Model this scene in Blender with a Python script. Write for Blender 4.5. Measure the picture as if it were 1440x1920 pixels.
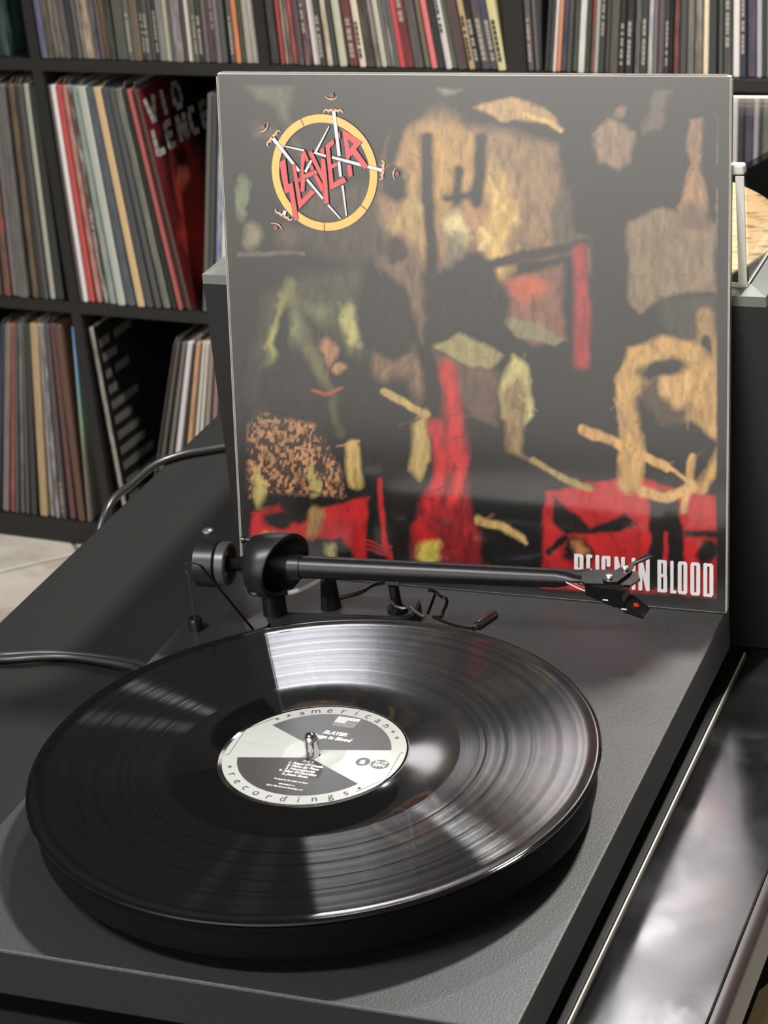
import bpy, bmesh, math, random
import numpy as np
from mathutils import Vector, Matrix, Euler

scene = bpy.context.scene
for o in list(bpy.data.objects):
    bpy.data.objects.remove(o)
col = scene.collection
R = math.radians

# ------------------------------------------------------------------ camera
# metres; origin = spindle hole at the record's upper face, +x towards the photo's right,
# +y away from the camera, z up. The floor is 0.863 below the record.
CAM = (0.4683292, -0.9575603, 0.6334934)
EUL = (1.130955, 0.09334876, 0.3641272)
FPX = 4423.713
FLOOR = -0.863
TABLE = -0.0755
PLINTH = -0.0326
cd = bpy.data.cameras.new('camera')
cam = bpy.data.objects.new('camera', cd)
col.objects.link(cam)
cam.location = CAM
cam.rotation_euler = EUL
cd.sensor_fit = 'HORIZONTAL'
cd.sensor_width = 36
cd.lens = FPX * 36 / 1440
cd.clip_start = 0.05
cd.dof.use_dof = True
cd.dof.focus_distance = 1.30
cd.dof.aperture_fstop = 36
scene.camera = cam

# ------------------------------------------------------------------ world, lights, exposure
scene.view_settings.view_transform = 'Standard'
scene.view_settings.look = 'None'
scene.view_settings.gamma = 1
scene.view_settings.use_curve_mapping = False
scene.view_settings.exposure = 0.0
world = bpy.data.worlds.new('world')
scene.world = world
world.use_nodes = True
world.node_tree.nodes['Background'].inputs[0].default_value = (0.9, 0.92, 1.0, 1)
world.node_tree.nodes['Background'].inputs[1].default_value = 0.05


def lamp(name, loc, size, power, color=(1, 1, 1), shape='DISK', rot=(0, 0, 0), sy=None):
    l = bpy.data.lights.new(name, 'AREA')
    l.shape = shape
    l.size = size
    if sy:
        l.size_y = sy
    l.energy = power
    l.color = color
    o = bpy.data.objects.new(name, l)
    o.location = loc
    o.rotation_euler = rot
    col.objects.link(o)
    return o


lamp('ceiling_lamp', (0.34, 0.98, 1.56), 0.14, 72, (1, 0.975, 0.93))
lamp('ceiling_lamp', (-0.30, 1.60, 1.56), 0.14, 9, (0.96, 0.96, 1.0))
lamp('ceiling_lamp', (-0.36, -0.74, 1.56), 0.30, 24, (1.0, 0.94, 0.97))
lamp('ceiling_lamp', (-0.88, -0.82, 1.56), 0.20, 26, (0.92, 0.94, 1.0))
lamp('added_wall_light', (-0.2, -1.75, 1.45), 0.5, 66, (1, 0.98, 0.95), rot=(R(-62), 0, 0))  # this pair is added out of view to brighten the wall the sleeve reflects
lamp('added_wall_light', (-1.3, -1.75, 1.45), 0.5, 66, (1, 0.98, 0.95), rot=(R(-62), 0, 0))

# ------------------------------------------------------------------ pixel -> world (used to place measured points)
_R = np.array(Euler(EUL, 'XYZ').to_matrix())


def ray(px, py):
    return _R @ np.array([(px - 720) / FPX, -(py - 960) / FPX, -1.0])


def onz(px, py, z):
    d = ray(px, py)
    return Vector(np.array(CAM) + (z - CAM[2]) / d[2] * d)


def onplane(px, py, o, n):
    d = ray(px, py)
    k = ((np.array(o) - np.array(CAM)) @ np.array(n)) / (d @ np.array(n))
    return Vector(np.array(CAM) + k * d)


def lin(c):
    return tuple((x / 255 / 12.92) if x <= 10 else ((x / 255 + .055) / 1.055) ** 2.4 for x in c)


# ------------------------------------------------------------------ materials
MATS = {}


def mat(name, rgb, rough=0.5, metal=0.0, coat=0.0, bump=0.0, bscale=300.0, spec=0.5, mottle=0.0, mscale=30.0, coat_rough=0.05):
    if name in MATS:
        return MATS[name]
    m = bpy.data.materials.new(name)
    m.use_nodes = True
    nt = m.node_tree
    b = nt.nodes['Principled BSDF']
    c = (*lin(rgb), 1)
    b.inputs['Base Color'].default_value = c
    b.inputs['Roughness'].default_value = rough
    b.inputs['Metallic'].default_value = metal
    b.inputs['Coat Weight'].default_value = coat
    b.inputs['Coat Roughness'].default_value = coat_rough
    b.inputs['Coat IOR'].default_value = 1.75 if coat >= 1 else 1.5
    b.inputs['Specular IOR Level'].default_value = spec
    if bump or mottle:
        tc = nt.nodes.new('ShaderNodeTexCoord')
        nz = nt.nodes.new('ShaderNodeTexNoise')
        nz.inputs['Scale'].default_value = bscale if bump else mscale
        nz.inputs['Detail'].default_value = 4
        nt.links.new(tc.outputs['Object'], nz.inputs['Vector'])
        if bump:
            bp = nt.nodes.new('ShaderNodeBump')
            bp.inputs['Strength'].default_value = bump
            bp.inputs['Distance'].default_value = 0.001
            nt.links.new(nz.outputs['Fac'], bp.inputs['Height'])
            nt.links.new(bp.outputs['Normal'], b.inputs['Normal'])
        if mottle:
            nz2 = nt.nodes.new('ShaderNodeTexNoise')
            nz2.inputs['Scale'].default_value = mscale
            nz2.inputs['Detail'].default_value = 5
            nt.links.new(tc.outputs['Object'], nz2.inputs['Vector'])
            mx = nt.nodes.new('ShaderNodeMix')
            mx.data_type = 'RGBA'
            mx.inputs[6].default_value = tuple(v * (1 - mottle) for v in c[:3]) + (1,)
            mx.inputs[7].default_value = tuple(min(1, v * (1 + mottle)) for v in c[:3]) + (1,)
            nt.links.new(nz2.outputs['Fac'], mx.inputs[0])
            nt.links.new(mx.outputs[2], b.inputs['Base Color'])
    MATS[name] = m
    return m


def math_node(nt, op, a, b=None, c=None):
    n = nt.nodes.new('ShaderNodeMath')
    n.operation = op
    for i, v in enumerate((a, b, c)):
        if v is None:
            continue
        if isinstance(v, (int, float)):
            n.inputs[i].default_value = v
        else:
            nt.links.new(v, n.inputs[i])
    return n.outputs[0]


# ------------------------------------------------------------------ mesh helpers
def obj(name, bm, m, parent=None, smooth=False):
    me = bpy.data.meshes.new(name)
    bm.normal_update()
    if smooth:
        for f in bm.faces:
            f.smooth = True
        if smooth != 'all':
            for e in bm.edges:
                if len(e.link_faces) == 2 and e.calc_face_angle(0) > 0.7:
                    e.smooth = False
    bm.to_mesh(me)
    bm.free()
    if isinstance(m, (list, tuple)):
        for x in m:
            me.materials.append(x)
    else:
        me.materials.append(m)
    o = bpy.data.objects.new(name, me)
    col.objects.link(o)
    if parent:
        o.parent = parent
    return o


def tag(o, label=None, cat=None, group=None, kind=None):
    if label:
        o['label'] = label
    if cat:
        o['category'] = cat
    if group:
        o['group'] = group
    if kind:
        o['kind'] = kind
    return o


def empty(name, loc=(0, 0, 0), rz=0):
    o = bpy.data.objects.new(name, None)
    o.empty_display_size = 0.02
    col.objects.link(o)
    o.location = loc
    o.rotation_euler = (0, 0, rz)
    return o


def box(bm, x0, x1, y0, y1, z0, z1, bev=0.0, seg=2, M=None):
    vs = [bm.verts.new((x, y, z)) for z in (z0, z1) for y in (y0, y1) for x in (x0, x1)]
    fs = [(0, 2, 3, 1), (4, 5, 7, 6), (0, 1, 5, 4), (2, 6, 7, 3), (0, 4, 6, 2), (1, 3, 7, 5)]
    faces = [bm.faces.new([vs[i] for i in f]) for f in fs]
    if bev:
        es = list({e for f in faces for e in f.edges})
        r = bmesh.ops.bevel(bm, geom=es, offset=bev, segments=seg, affect='EDGES', profile=0.5)
        vs = list({v for f in r['faces'] for v in f.verts} | {v for v in vs if v.is_valid})
    if M:
        for v in vs:
            v.co = M @ v.co
    return vs


def bbox(*a, **k):
    bm = bmesh.new()
    box(bm, *a, **k)
    return bm


def lathe(bm, prof, n=48, M=None, closed=False):
    rings = []
    for r, z in prof:
        if r < 1e-7:
            rings.append([bm.verts.new((0, 0, z))])
        else:
            rings.append([bm.verts.new((r * math.cos(2 * math.pi * k / n), r * math.sin(2 * math.pi * k / n), z)) for k in range(n)])
    pairs = list(zip(rings[:-1], rings[1:]))
    if closed:
        pairs.append((rings[-1], rings[0]))
    for a, b in pairs:
        for k in range(n):
            j = (k + 1) % n
            if len(a) == 1 and len(b) == 1:
                continue
            if len(a) == 1:
                bm.faces.new((a[0], b[j], b[k]))
            elif len(b) == 1:
                bm.faces.new((a[k], a[j], b[0]))
            else:
                bm.faces.new((a[k], a[j], b[j], b[k]))
    bmesh.ops.recalc_face_normals(bm, faces=bm.faces[:])
    if M:
        for rg in rings:
            for v in rg:
                v.co = M @ v.co
    return bm


def frame(o, d, up=(0, 0, 1)):
    """matrix whose local z runs along d from o, local x = sideways, local y = up-ish"""
    d = Vector(d).normalized()
    x = Vector(up).cross(d)
    if x.length < 1e-5:
        x = Vector((1, 0, 0))
    x.normalize()
    y = d.cross(x)
    return Matrix(((x.x, y.x, d.x, o[0]), (x.y, y.y, d.y, o[1]), (x.z, y.z, d.z, o[2]), (0, 0, 0, 1)))


def smooth_path(pts, n=8):
    P = [Vector(p) for p in pts]
    out = []
    for i in range(len(P) - 1):
        p0, p1, p2, p3 = P[max(i - 1, 0)], P[i], P[i + 1], P[min(i + 2, len(P) - 1)]
        for k in range(n):
            t = k / n
            out.append(0.5 * ((2 * p1) + (p2 - p0) * t + (2 * p0 - 5 * p1 + 4 * p2 - p3) * t * t + (3 * p1 - p0 - 3 * p2 + p3) * t ** 3))
    out.append(P[-1])
    return out


def tube(bm, pts, r, n=10):
    rings = []
    for i, p in enumerate(pts):
        d = pts[min(i + 1, len(pts) - 1)] - pts[max(i - 1, 0)]
        M = frame(p, d)
        rr = r[i] if isinstance(r, (list, tuple)) else r
        rings.append([bm.verts.new(M @ Vector((rr * math.cos(2 * math.pi * k / n), rr * math.sin(2 * math.pi * k / n), 0))) for k in range(n)])
    for a, b in zip(rings[:-1], rings[1:]):
        for k in range(n):
            bm.faces.new((a[k], a[(k + 1) % n], b[(k + 1) % n], b[k]))
    bm.faces.new(rings[0][::-1])
    bm.faces.new(rings[-1])
    bmesh.ops.recalc_face_normals(bm, faces=bm.faces[:])
    return bm


def prism(bm, pts, z0, z1, M=None):
    """extruded simple polygon in local xy"""
    lo = [bm.verts.new((p[0], p[1], z0)) for p in pts]
    hi = [bm.verts.new((p[0], p[1], z1)) for p in pts]
    n = len(pts)
    bm.faces.new(lo[::-1])
    bm.faces.new(hi)
    for i in range(n):
        j = (i + 1) % n
        bm.faces.new((lo[i], lo[j], hi[j], hi[i]))
    if M:
        for v in lo + hi:
            v.co = M @ v.co
    bmesh.ops.recalc_face_normals(bm, faces=bm.faces[:])
    return bm


def text_bm(bm, s, size, M, bold=0.0, sx=1.0, align='CENTER', shear=0.0):
    """built-in font glyphs as flat faces, transformed by M (local xy plane)"""
    cu = bpy.data.curves.new('lettering', 'FONT')
    cu.body = s
    cu.size = size
    cu.align_x = align
    cu.align_y = 'CENTER'
    cu.offset = bold
    cu.shear = shear
    cu.resolution_u = 3
    cu.fill_mode = 'FRONT'
    t = bpy.data.objects.new('lettering', cu)
    col.objects.link(t)
    dg = bpy.context.evaluated_depsgraph_get()
    me = bpy.data.meshes.new_from_object(t.evaluated_get(dg))
    base = len(bm.verts)
    vs = [bm.verts.new(M @ Vector((v.co.x * sx, v.co.y, 0))) for v in me.vertices]
    for p in me.polygons:
        try:
            bm.faces.new([vs[i] for i in p.vertices])
        except ValueError:
            pass
    bpy.data.objects.remove(t)
    bpy.data.curves.remove(cu)
    bpy.data.meshes.remove(me)
    return bm


# ------------------------------------------------------------------ the room
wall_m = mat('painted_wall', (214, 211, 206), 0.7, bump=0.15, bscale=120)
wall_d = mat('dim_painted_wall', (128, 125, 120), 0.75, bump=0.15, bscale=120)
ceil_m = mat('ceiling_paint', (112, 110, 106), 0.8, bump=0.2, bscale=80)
SH = -0.074244            # yaw of the shelf and its wall
SO = Vector((-1.160208, 1.78746, 0))
SU = Vector((math.cos(SH), math.sin(SH), 0))
SN = Vector((-math.sin(SH), math.cos(SH), 0))


def sh(u, v, z):
    return SO + SU * u + SN * v + Vector((0, 0, z))


def shelf_bm(u0, u1, v0, v1, z0, z1, bev=0.0):
    M = Matrix(((SU.x, SN.x, 0, SO.x), (SU.y, SN.y, 0, SO.y), (0, 0, 1, 0), (0, 0, 0, 1)))
    return bbox(u0, u1, v0, v1, z0, z1, bev=bev, M=M)


CEIL = 1.60
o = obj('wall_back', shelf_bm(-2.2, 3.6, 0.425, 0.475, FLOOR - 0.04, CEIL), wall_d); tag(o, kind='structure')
o = obj('wall_front', bbox(-3.4, 2.6, -2.65, -2.6, FLOOR - 0.04, CEIL), wall_m); tag(o, kind='structure')
o = obj('added_dark_panel', bbox(-3.4, 2.3, -2.6, -2.585, FLOOR, -0.24), mat('dark_fill_blocker', (30, 26, 24), 0.6)); tag(o, kind='structure')  # dark panel added on the unseen wall to cut fill and darken reflections
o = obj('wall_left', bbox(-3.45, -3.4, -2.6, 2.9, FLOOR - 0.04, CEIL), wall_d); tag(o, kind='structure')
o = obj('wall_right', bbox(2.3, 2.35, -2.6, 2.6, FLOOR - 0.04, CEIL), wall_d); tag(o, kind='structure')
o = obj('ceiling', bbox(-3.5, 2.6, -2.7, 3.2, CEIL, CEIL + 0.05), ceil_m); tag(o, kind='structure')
grout = mat('tile_grout', (112, 106, 98), 0.9, bump=0.2)
floor = obj('floor', bbox(-3.5, 2.6, -2.7, 3.2, FLOOR - 0.05, FLOOR - 0.002), grout); tag(floor, kind='structure')


def tile_mat():
    m = bpy.data.materials.new('stone_tile')
    m.use_nodes = True
    nt = m.node_tree
    b = nt.nodes['Principled BSDF']
    tc = nt.nodes.new('ShaderNodeTexCoord')
    geo = nt.nodes.new('ShaderNodeNewGeometry')
    n1 = nt.nodes.new('ShaderNodeTexNoise')
    n1.inputs['Scale'].default_value = 9
    n1.inputs['Detail'].default_value = 8
    n1.inputs['Distortion'].default_value = 1.5
    nt.links.new(geo.outputs['Position'], n1.inputs['Vector'])
    cr = nt.nodes.new('ShaderNodeValToRGB')
    cr.color_ramp.elements[0].position = 0.3
    cr.color_ramp.elements[0].color = (*lin((172, 164, 150)), 1)
    cr.color_ramp.elements[1].position = 0.7
    cr.color_ramp.elements[1].color = (*lin((214, 208, 195)), 1)
    nt.links.new(n1.outputs['Fac'], cr.inputs[0])
    nt.links.new(cr.outputs[0], b.inputs['Base Color'])
    b.inputs['Roughness'].default_value = 0.35
    return m


tile_m = tile_mat()
TS = 0.305
tile_me = None
for i in range(-16, 17):
    for j in range(-16, 17):
        # laid on the diagonal
        a = R(41)
        cx, cy = -1.45 + (i * math.cos(a) - j * math.sin(a)) * TS, 1.35 + (i * math.sin(a) + j * math.cos(a)) * TS
        if not (-3.0 < cx < 2.0 and -1.5 < cy < 2.05):
            continue
        if tile_me is None:
            t = obj('floor_tile', bbox(-TS / 2 + .003, TS / 2 - .003, -TS / 2 + .003, TS / 2 - .003, -0.0019, 0.0, bev=0.0008, seg=1), tile_m, floor)
            tile_me = t.data
        else:
            t = bpy.data.objects.new('floor_tile', tile_me)
            col.objects.link(t)
            t.parent = floor
        t.location = (cx, cy, FLOOR)
        t.rotation_euler = (0, 0, a)

# ------------------------------------------------------------------ shelving unit
shelf_m = mat('black_shelf_foil', (27, 26, 25), 0.55, bump=0.1, bscale=400)
unit = empty('shelving_unit', sh(0.35, 0.0, FLOOR))
tag(unit, 'tall black cube shelving unit filled with record sleeves along the far wall', 'shelf')


def part_of(root, o):
    o.parent = root
    o.matrix_parent_inverse = Matrix.Translation(-Vector(root.location))
    return o


BT = -0.1225              # top of the board under the upper row
U_L, U_R = -1.065, 1.75   # outer extents along the wall
DEP = 0.385
boards = [(-0.862, -0.825), (-0.490, -0.4735), (-0.139, -0.1225), (0.212, 0.2285), (0.563, 0.5795), (0.92, 0.957)]
for z0, z1 in boards:
    part_of(unit, obj('shelf_board', shelf_bm(U_L, U_R, 0, DEP, z0, z1, 0.001), shelf_m))
divs = [(-1.065, -1.028), (-0.71, -0.695), (-0.3585, -0.3435), (-0.008, 0.008), (0.3435, 0.359), (0.690, 0.716), (1.052, 1.068), (1.403, 1.419), (1.715, 1.75)]
for u0, u1 in divs:
    for (a0, a1), (b0, b1) in zip(boards[:-1], boards[1:]):
        part_of(unit, obj('divider', shelf_bm(u0, u1, 0.0005, DEP, a1, b0), shelf_m))
part_of(unit, obj('back_panel', shelf_bm(U_L, U_R, DEP, DEP + 0.012, -0.862, 0.957), mat('black_back_panel', (22, 22, 22), 0.7)))


# ------------------------------------------------------------------ record sleeves on the shelf
def spine_mat():
    m = bpy.data.materials.new('printed_sleeve')
    m.use_nodes = True
    nt = m.node_tree
    b = nt.nodes['Principled BSDF']
    L = nt.links.new

    def attr(n):
        a = nt.nodes.new('ShaderNodeAttribute')
        a.attribute_type = 'OBJECT'
        a.attribute_name = n
        return a
    a, c, k = attr('ink_a'), attr('ink_b'), attr('ink_mix')
    tc = nt.nodes.new('ShaderNodeTexCoord')
    sp = nt.nodes.new('ShaderNodeSeparateXYZ')
    L(tc.outputs['Object'], sp.inputs[0])
    rnd = nt.nodes.new('ShaderNodeObjectInfo')
    mp = nt.nodes.new('ShaderNodeMapping')
    L(tc.outputs['Object'], mp.inputs[0])
    off = nt.nodes.new('ShaderNodeCombineXYZ')
    r100 = math_node(nt, 'MULTIPLY', rnd.outputs['Random'], 91.0)
    L(r100, off.inputs[2]); L(r100, off.inputs[0])
    L(off.outputs[0], mp.inputs['Location'])
    mp.inputs['Scale'].default_value = (1.6, 1, 0.35)
    n = nt.nodes.new('ShaderNodeTexNoise')
    n.inputs['Scale'].default_value = 85
    n.inputs['Detail'].default_value = 3
    L(mp.outputs[0], n.inputs['Vector'])
    # blotch between the two inks
    t = math_node(nt, 'MULTIPLY_ADD', n.outputs['Fac'], 3.2, -1.6)
    t = math_node(nt, 'ADD', t, k.outputs['Fac'])
    t = math_node(nt, 'MINIMUM', math_node(nt, 'MAXIMUM', t, 0.0), 1.0)
    mx = nt.nodes.new('ShaderNodeMix')
    mx.data_type = 'RGBA'
    L(t, mx.inputs[0]); L(a.outputs['Color'], mx.inputs[6]); L(c.outputs['Color'], mx.inputs[7])
    L(mx.outputs[2], b.inputs['Base Color'])
    b.inputs['Roughness'].default_value = 0.42
    b.inputs['Coat Weight'].default_value = 0.35
    b.inputs['Coat Roughness'].default_value = 0.22
    return m


spine_m = spine_mat()
letter_m = mat('spine_lettering', (150, 146, 136), 0.5)
letter_d = mat('spine_lettering_dark', (60, 50, 44), 0.5)
flap_m = mat('clear_sleeve_plastic', (150, 150, 142), 0.25, coat=0.5)
ORD = ['', 'first', 'second', 'third', 'fourth', 'fifth', 'sixth', 'seventh', 'eighth', 'ninth', 'tenth', 'eleventh', 'twelfth', 'thirteenth', 'fourteenth', 'fifteenth', 'sixteenth', 'seventeenth', 'eighteenth', 'nineteenth', 'twentieth']
ORD += ['twenty-' + w for w in ORD[1:10]] + ['thirtieth'] + ['thirty-' + w for w in ORD[1:10]] + ['fortieth'] + ['forty-' + w for w in ORD[1:10]]
rng = random.Random(4)
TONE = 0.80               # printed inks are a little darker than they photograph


def shelf_uz(px, py):
    q = onplane(px, py, SO, SN)
    return (q - SO).dot(SU), q.z


HGT, DPT = 0.3135, 0.311


def spine(u0, w, z0, lean, c1, c2, mix, label, group, marks=0, flap=False, v0=0.0, hgt=HGT):
    """one sleeve: base front edge at u0 (left), leaning by lean (du per dz)"""
    th = math.atan(lean)
    root = sh(u0 + w / 2, v0 + rng.uniform(0.0, 0.005), z0 + abs(math.sin(th)) * w / 2 + 0.0006)
    bm = bmesh.new()
    b = min(w * 0.3, 0.0012)
    box(bm, -w / 2, w / 2, 0, DPT, 0, hgt, bev=b, seg=1)
    o = obj('record_sleeve', bm, spine_m)
    o.location = root
    o.rotation_euler = (Matrix.Rotation(SH, 4, 'Z') @ Matrix.Rotation(th, 4, 'Y')).to_euler()
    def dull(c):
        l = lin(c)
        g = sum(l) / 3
        return [(x * .82 + g * .18) * TONE for x in l]  # grey mixed into the inks imitates glare on the plastic sleeves
    o['ink_a'] = dull(c1)
    o['ink_b'] = dull(c2)
    o['ink_mix'] = float(mix)
    tag(o, label, 'record', group)
    if marks:
        bm = bmesh.new()
        r2 = random.Random(int(u0 * 1e5))
        z = r2.uniform(0.02, 0.06) if marks != 2 else 0.012
        zend = z + (0.1 if marks != 2 else 0.05)
        while z < zend:
            h = r2.uniform(0.003, 0.007)
            box(bm, -w * 0.24, w * 0.2, -0.00035, 0.0003, z, z + h)
            z += h + r2.choice((0.0012, 0.0012, 0.004))
        obj('lettering', bm, letter_d if sum(c1) > 420 else letter_m, o)
    if flap:
        bm = bmesh.new()
        box(bm, -w * 0.45, -w * 0.45 + 0.0007, 0.004, DPT - 0.01, hgt - 0.0, hgt + 0.009)
        for v in bm.verts:
            if v.co.z > hgt + .005:
                v.co.x += w * 0.8
        obj('plastic_flap', bm, flap_m, o)
    return o


CELL = {0: (-0.3430, -0.0085), 1: (0.0085, 0.3430), 2: (0.3595, 0.6895), 3: (0.7165, 1.0515)}
LAST = [0, 0]             # right end of the last sleeve placed, at its foot and at its head


def row(entries, off, s, ybot, sh0, sh1, ytop, z0, where, group, start=1, cell=0, flap=0.0, after=None, spare=0.0):
    """entries: (x0, x1, colour word, rgb, rgb2 or None, mix, marks) in zoomed pixels at the base line.
    Sleeves are then packed so that none cuts into its neighbour or the dividers."""
    lo, hi = CELL[cell]
    hi -= spare
    it = []
    conv = min(0.0, (sh1[1] - sh0[1]) / (sh1[0] - sh0[0]) * 410 / (ybot - ytop))
    for e in entries:
        x0, x1 = e[0], e[1]
        a, b = off + x0 / s, off + x1 / s
        xm = (a + b) / 2
        dx = sh0[1] + (xm - sh0[0]) / (sh1[0] - sh0[0]) * (sh1[1] - sh0[1])
        ua, za = shelf_uz(a, ybot)
        ub, _ = shelf_uz(b, ybot)
        ut, zt = shelf_uz(xm + dx, ytop)
        lean = (ut - (ua + ub) / 2) / (zt - za)
        w = max((ub - ua) * 0.95 * (1 + conv), 0.0020)
        c = (ua + ub) / 2 + lean * (z0 - za)
        it.append([c - w / 2, c - w / 2 + lean * HGT, w])
    eps = 0.0003
    pb, pt = after or (lo, lo)
    for q in it:
        q[0], q[1] = max(q[0], pb + eps), max(q[1], pt + eps)
        k = 1 + ((q[1] - q[0]) / HGT) ** 2 / 2
        pb, pt = q[0] + q[2] * k, q[1] + q[2] * k
    nb = nt = hi
    for q in it[::-1]:
        k = 1 + ((q[1] - q[0]) / HGT) ** 2 / 2
        q[0], q[1] = min(q[0], nb - q[2] * k - eps), min(q[1], nt - q[2] * k - eps)
        nb, nt = q[0], q[1]
    n = start
    for e, (ub_, ut_, w) in zip(entries, it):
        x0, x1, word, c1, c2, mix, marks = e
        spine(ub_, w, z0, (ut_ - ub_) / HGT, c1, c2 or c1, mix if c2 else 0,
              f'{word} spine, {ORD[n]} from the left, {where}', group, marks, rng.random() < flap)
        LAST[0], LAST[1] = ub_ + w * 1.01, ut_ + w * 1.01
        n += 1
    return n


G1 = 'records in the upper left cube'
n = row([
    (435, 495, 'blue-violet', (94, 92, 130), (120, 120, 150), .35, 0),
    (500, 556, 'grey-tan patterned', (118, 112, 98), (80, 74, 66), .5, 0),
    (562, 608, 'olive-grey', (95, 92, 82), (130, 120, 105), .4, 0),
    (612, 676, 'clear-wrapped grey', (128, 126, 118), (95, 92, 85), .4, 0),
    (682, 740, 'grey-mauve', (106, 98, 96), (75, 70, 70), .4, 0),
    (746, 806, 'charcoal', (58, 58, 60), None, 0, 0),
    (812, 844, 'mid-grey', (92, 92, 90), None, 0, 0),
    (848, 884, 'pinkish-grey', (150, 138, 130), (90, 84, 80), .3, 0),
    (888, 982, 'ivory and brown patterned', (196, 172, 145), (66, 56, 52), .25, 0),
    (988, 1032, 'blue-grey', (98, 98, 108), (70, 66, 76), .4, 0),
    (1038, 1078, 'mauve-brown', (102, 88, 86), None, 0, 0),
    (1082, 1136, 'ochre-brown', (132, 102, 68), (92, 76, 62), .4, 0),
    (1142, 1200, 'dark olive', (72, 74, 66), (50, 52, 48), .5, 0),
    (1210, 1332, 'wide plain grey', (92, 95, 88), (84, 86, 80), .5, 0),
    (1338, 1392, 'light-stickered grey', (112, 112, 106), (90, 88, 80), .5, 2),
], 0, 5.538, 114, (84, -20), (250, -15), 0, BT, 'upper left cube', G1, cell=1)
row([
    (15, 92, 'taupe', (112, 97, 80), None, 0, 0),
    (96, 138, 'slate', (78, 78, 77), None, 0, 2),
    (142, 188, 'steel-grey', (94, 94, 92), (72, 72, 72), .4, 2),
    (192, 228, 'graphite', (76, 76, 76), None, 0, 0),
    (232, 274, 'black-grey with a white mark', (62, 62, 62), (95, 95, 95), .2, 2),
    (278, 344, 'clear-wrapped pale grey', (124, 124, 120), (145, 142, 130), .4, 0),
    (348, 394, 'cream', (182, 176, 152), None, 0, 0),
    (398, 434, 'green-grey', (105, 112, 102), (84, 92, 84), .5, 0),
    (438, 522, 'mauve and pale blue', (128, 108, 104), (158, 163, 172), .25, 0),
    (526, 568, 'dark grey', (72, 76, 70), None, 0, 0),
    (572, 612, 'white', (220, 215, 198), None, 0, 0),
    (616, 640, 'brown-grey', (110, 102, 92), None, 0, 0),
    (644, 684, 'olive', (98, 100, 90), None, 0, 2),
    (688, 744, 'dark green', (60, 70, 58), (36, 42, 36), .5, 2),
    (748, 788, 'dusty mauve', (112, 97, 102), None, 0, 0),
    (792, 828, 'maroon-brown', (106, 78, 72), None, 0, 0),
    (832, 868, 'slate-blue speckled', (95, 95, 118), (62, 62, 70), .4, 1),
    (872, 918, 'lilac-grey', (124, 112, 116), None, 0, 0),
    (922, 968, 'plain graphite', (88, 88, 86), None, 0, 0),
    (1006, 1058, 'grey with a small white tag', (95, 90, 92), None, 0, 2),
    (1064, 1112, 'bright orange', (228, 130, 62), (190, 108, 60), .2, 0),
    (1116, 1162, 'bottle green', (66, 78, 58), None, 0, 0),
    (1166, 1222, 'ivory', (172, 167, 150), None, 0, 0),
    (1226, 1284, 'worn white', (214, 212, 198), (160, 140, 125), .12, 0),
], 250, 5.538, 122, (250, -15), (480, -12), 0, BT, 'upper left cube', G1, start=n, cell=1, after=tuple(LAST))
G2 = 'records in the upper middle cube'
n = row([
    (140, 238, 'wide charcoal', (74, 73, 73), (60, 60, 60), .4, 0),
    (256, 288, 'red', (178, 58, 60), None, 0, 0),
    (292, 330, 'beige', (158, 142, 118), (110, 92, 78), .3, 0),
    (334, 368, 'mauve-brown', (112, 86, 80), (170, 150, 130), .25, 0),
    (372, 432, 'red and pink patterned', (190, 82, 78), (96, 66, 62), .4, 0),
    (440, 504, 'dusky mauve', (92, 78, 84), None, 0, 0),
    (510, 576, 'dark purple dotted', (78, 66, 76), (170, 110, 120), .15, 1),
    (580, 660, 'bright white', (236, 230, 224), None, 0, 0),
    (664, 734, 'black-grey with white blocks', (62, 62, 60), None, 0, 2),
    (740, 796, 'tan and cream patterned', (182, 156, 112), (220, 215, 205), .3, 0),
    (800, 852, 'dark green-grey', (70, 76, 72), None, 0, 0),
    (864, 942, 'pale celery', (196, 196, 166), None, 0, 0),
    (960, 1066, 'wide maroon', (128, 54, 58), (110, 50, 52), .4, 2),
    (1072, 1144, 'ecru', (224, 212, 182), None, 0, 2),
    (1148, 1238, 'black and brown', (62, 58, 55), (110, 96, 86), .3, 0),
    (1242, 1288, 'grey-beige', (112, 106, 100), (160, 148, 138), .35, 0),
    (1292, 1348, 'pale cream', (196, 190, 166), None, 0, 0),
    (1352, 1398, 'mid-grey', (128, 126, 122), None, 0, 0),
    (1402, 1440, 'blue-grey', (96, 102, 104), (180, 176, 150), .2, 0),
], 480, 5.538, 126, (505, -14), (740, -22), 0, BT, 'upper middle cube', G2, cell=2)
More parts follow.
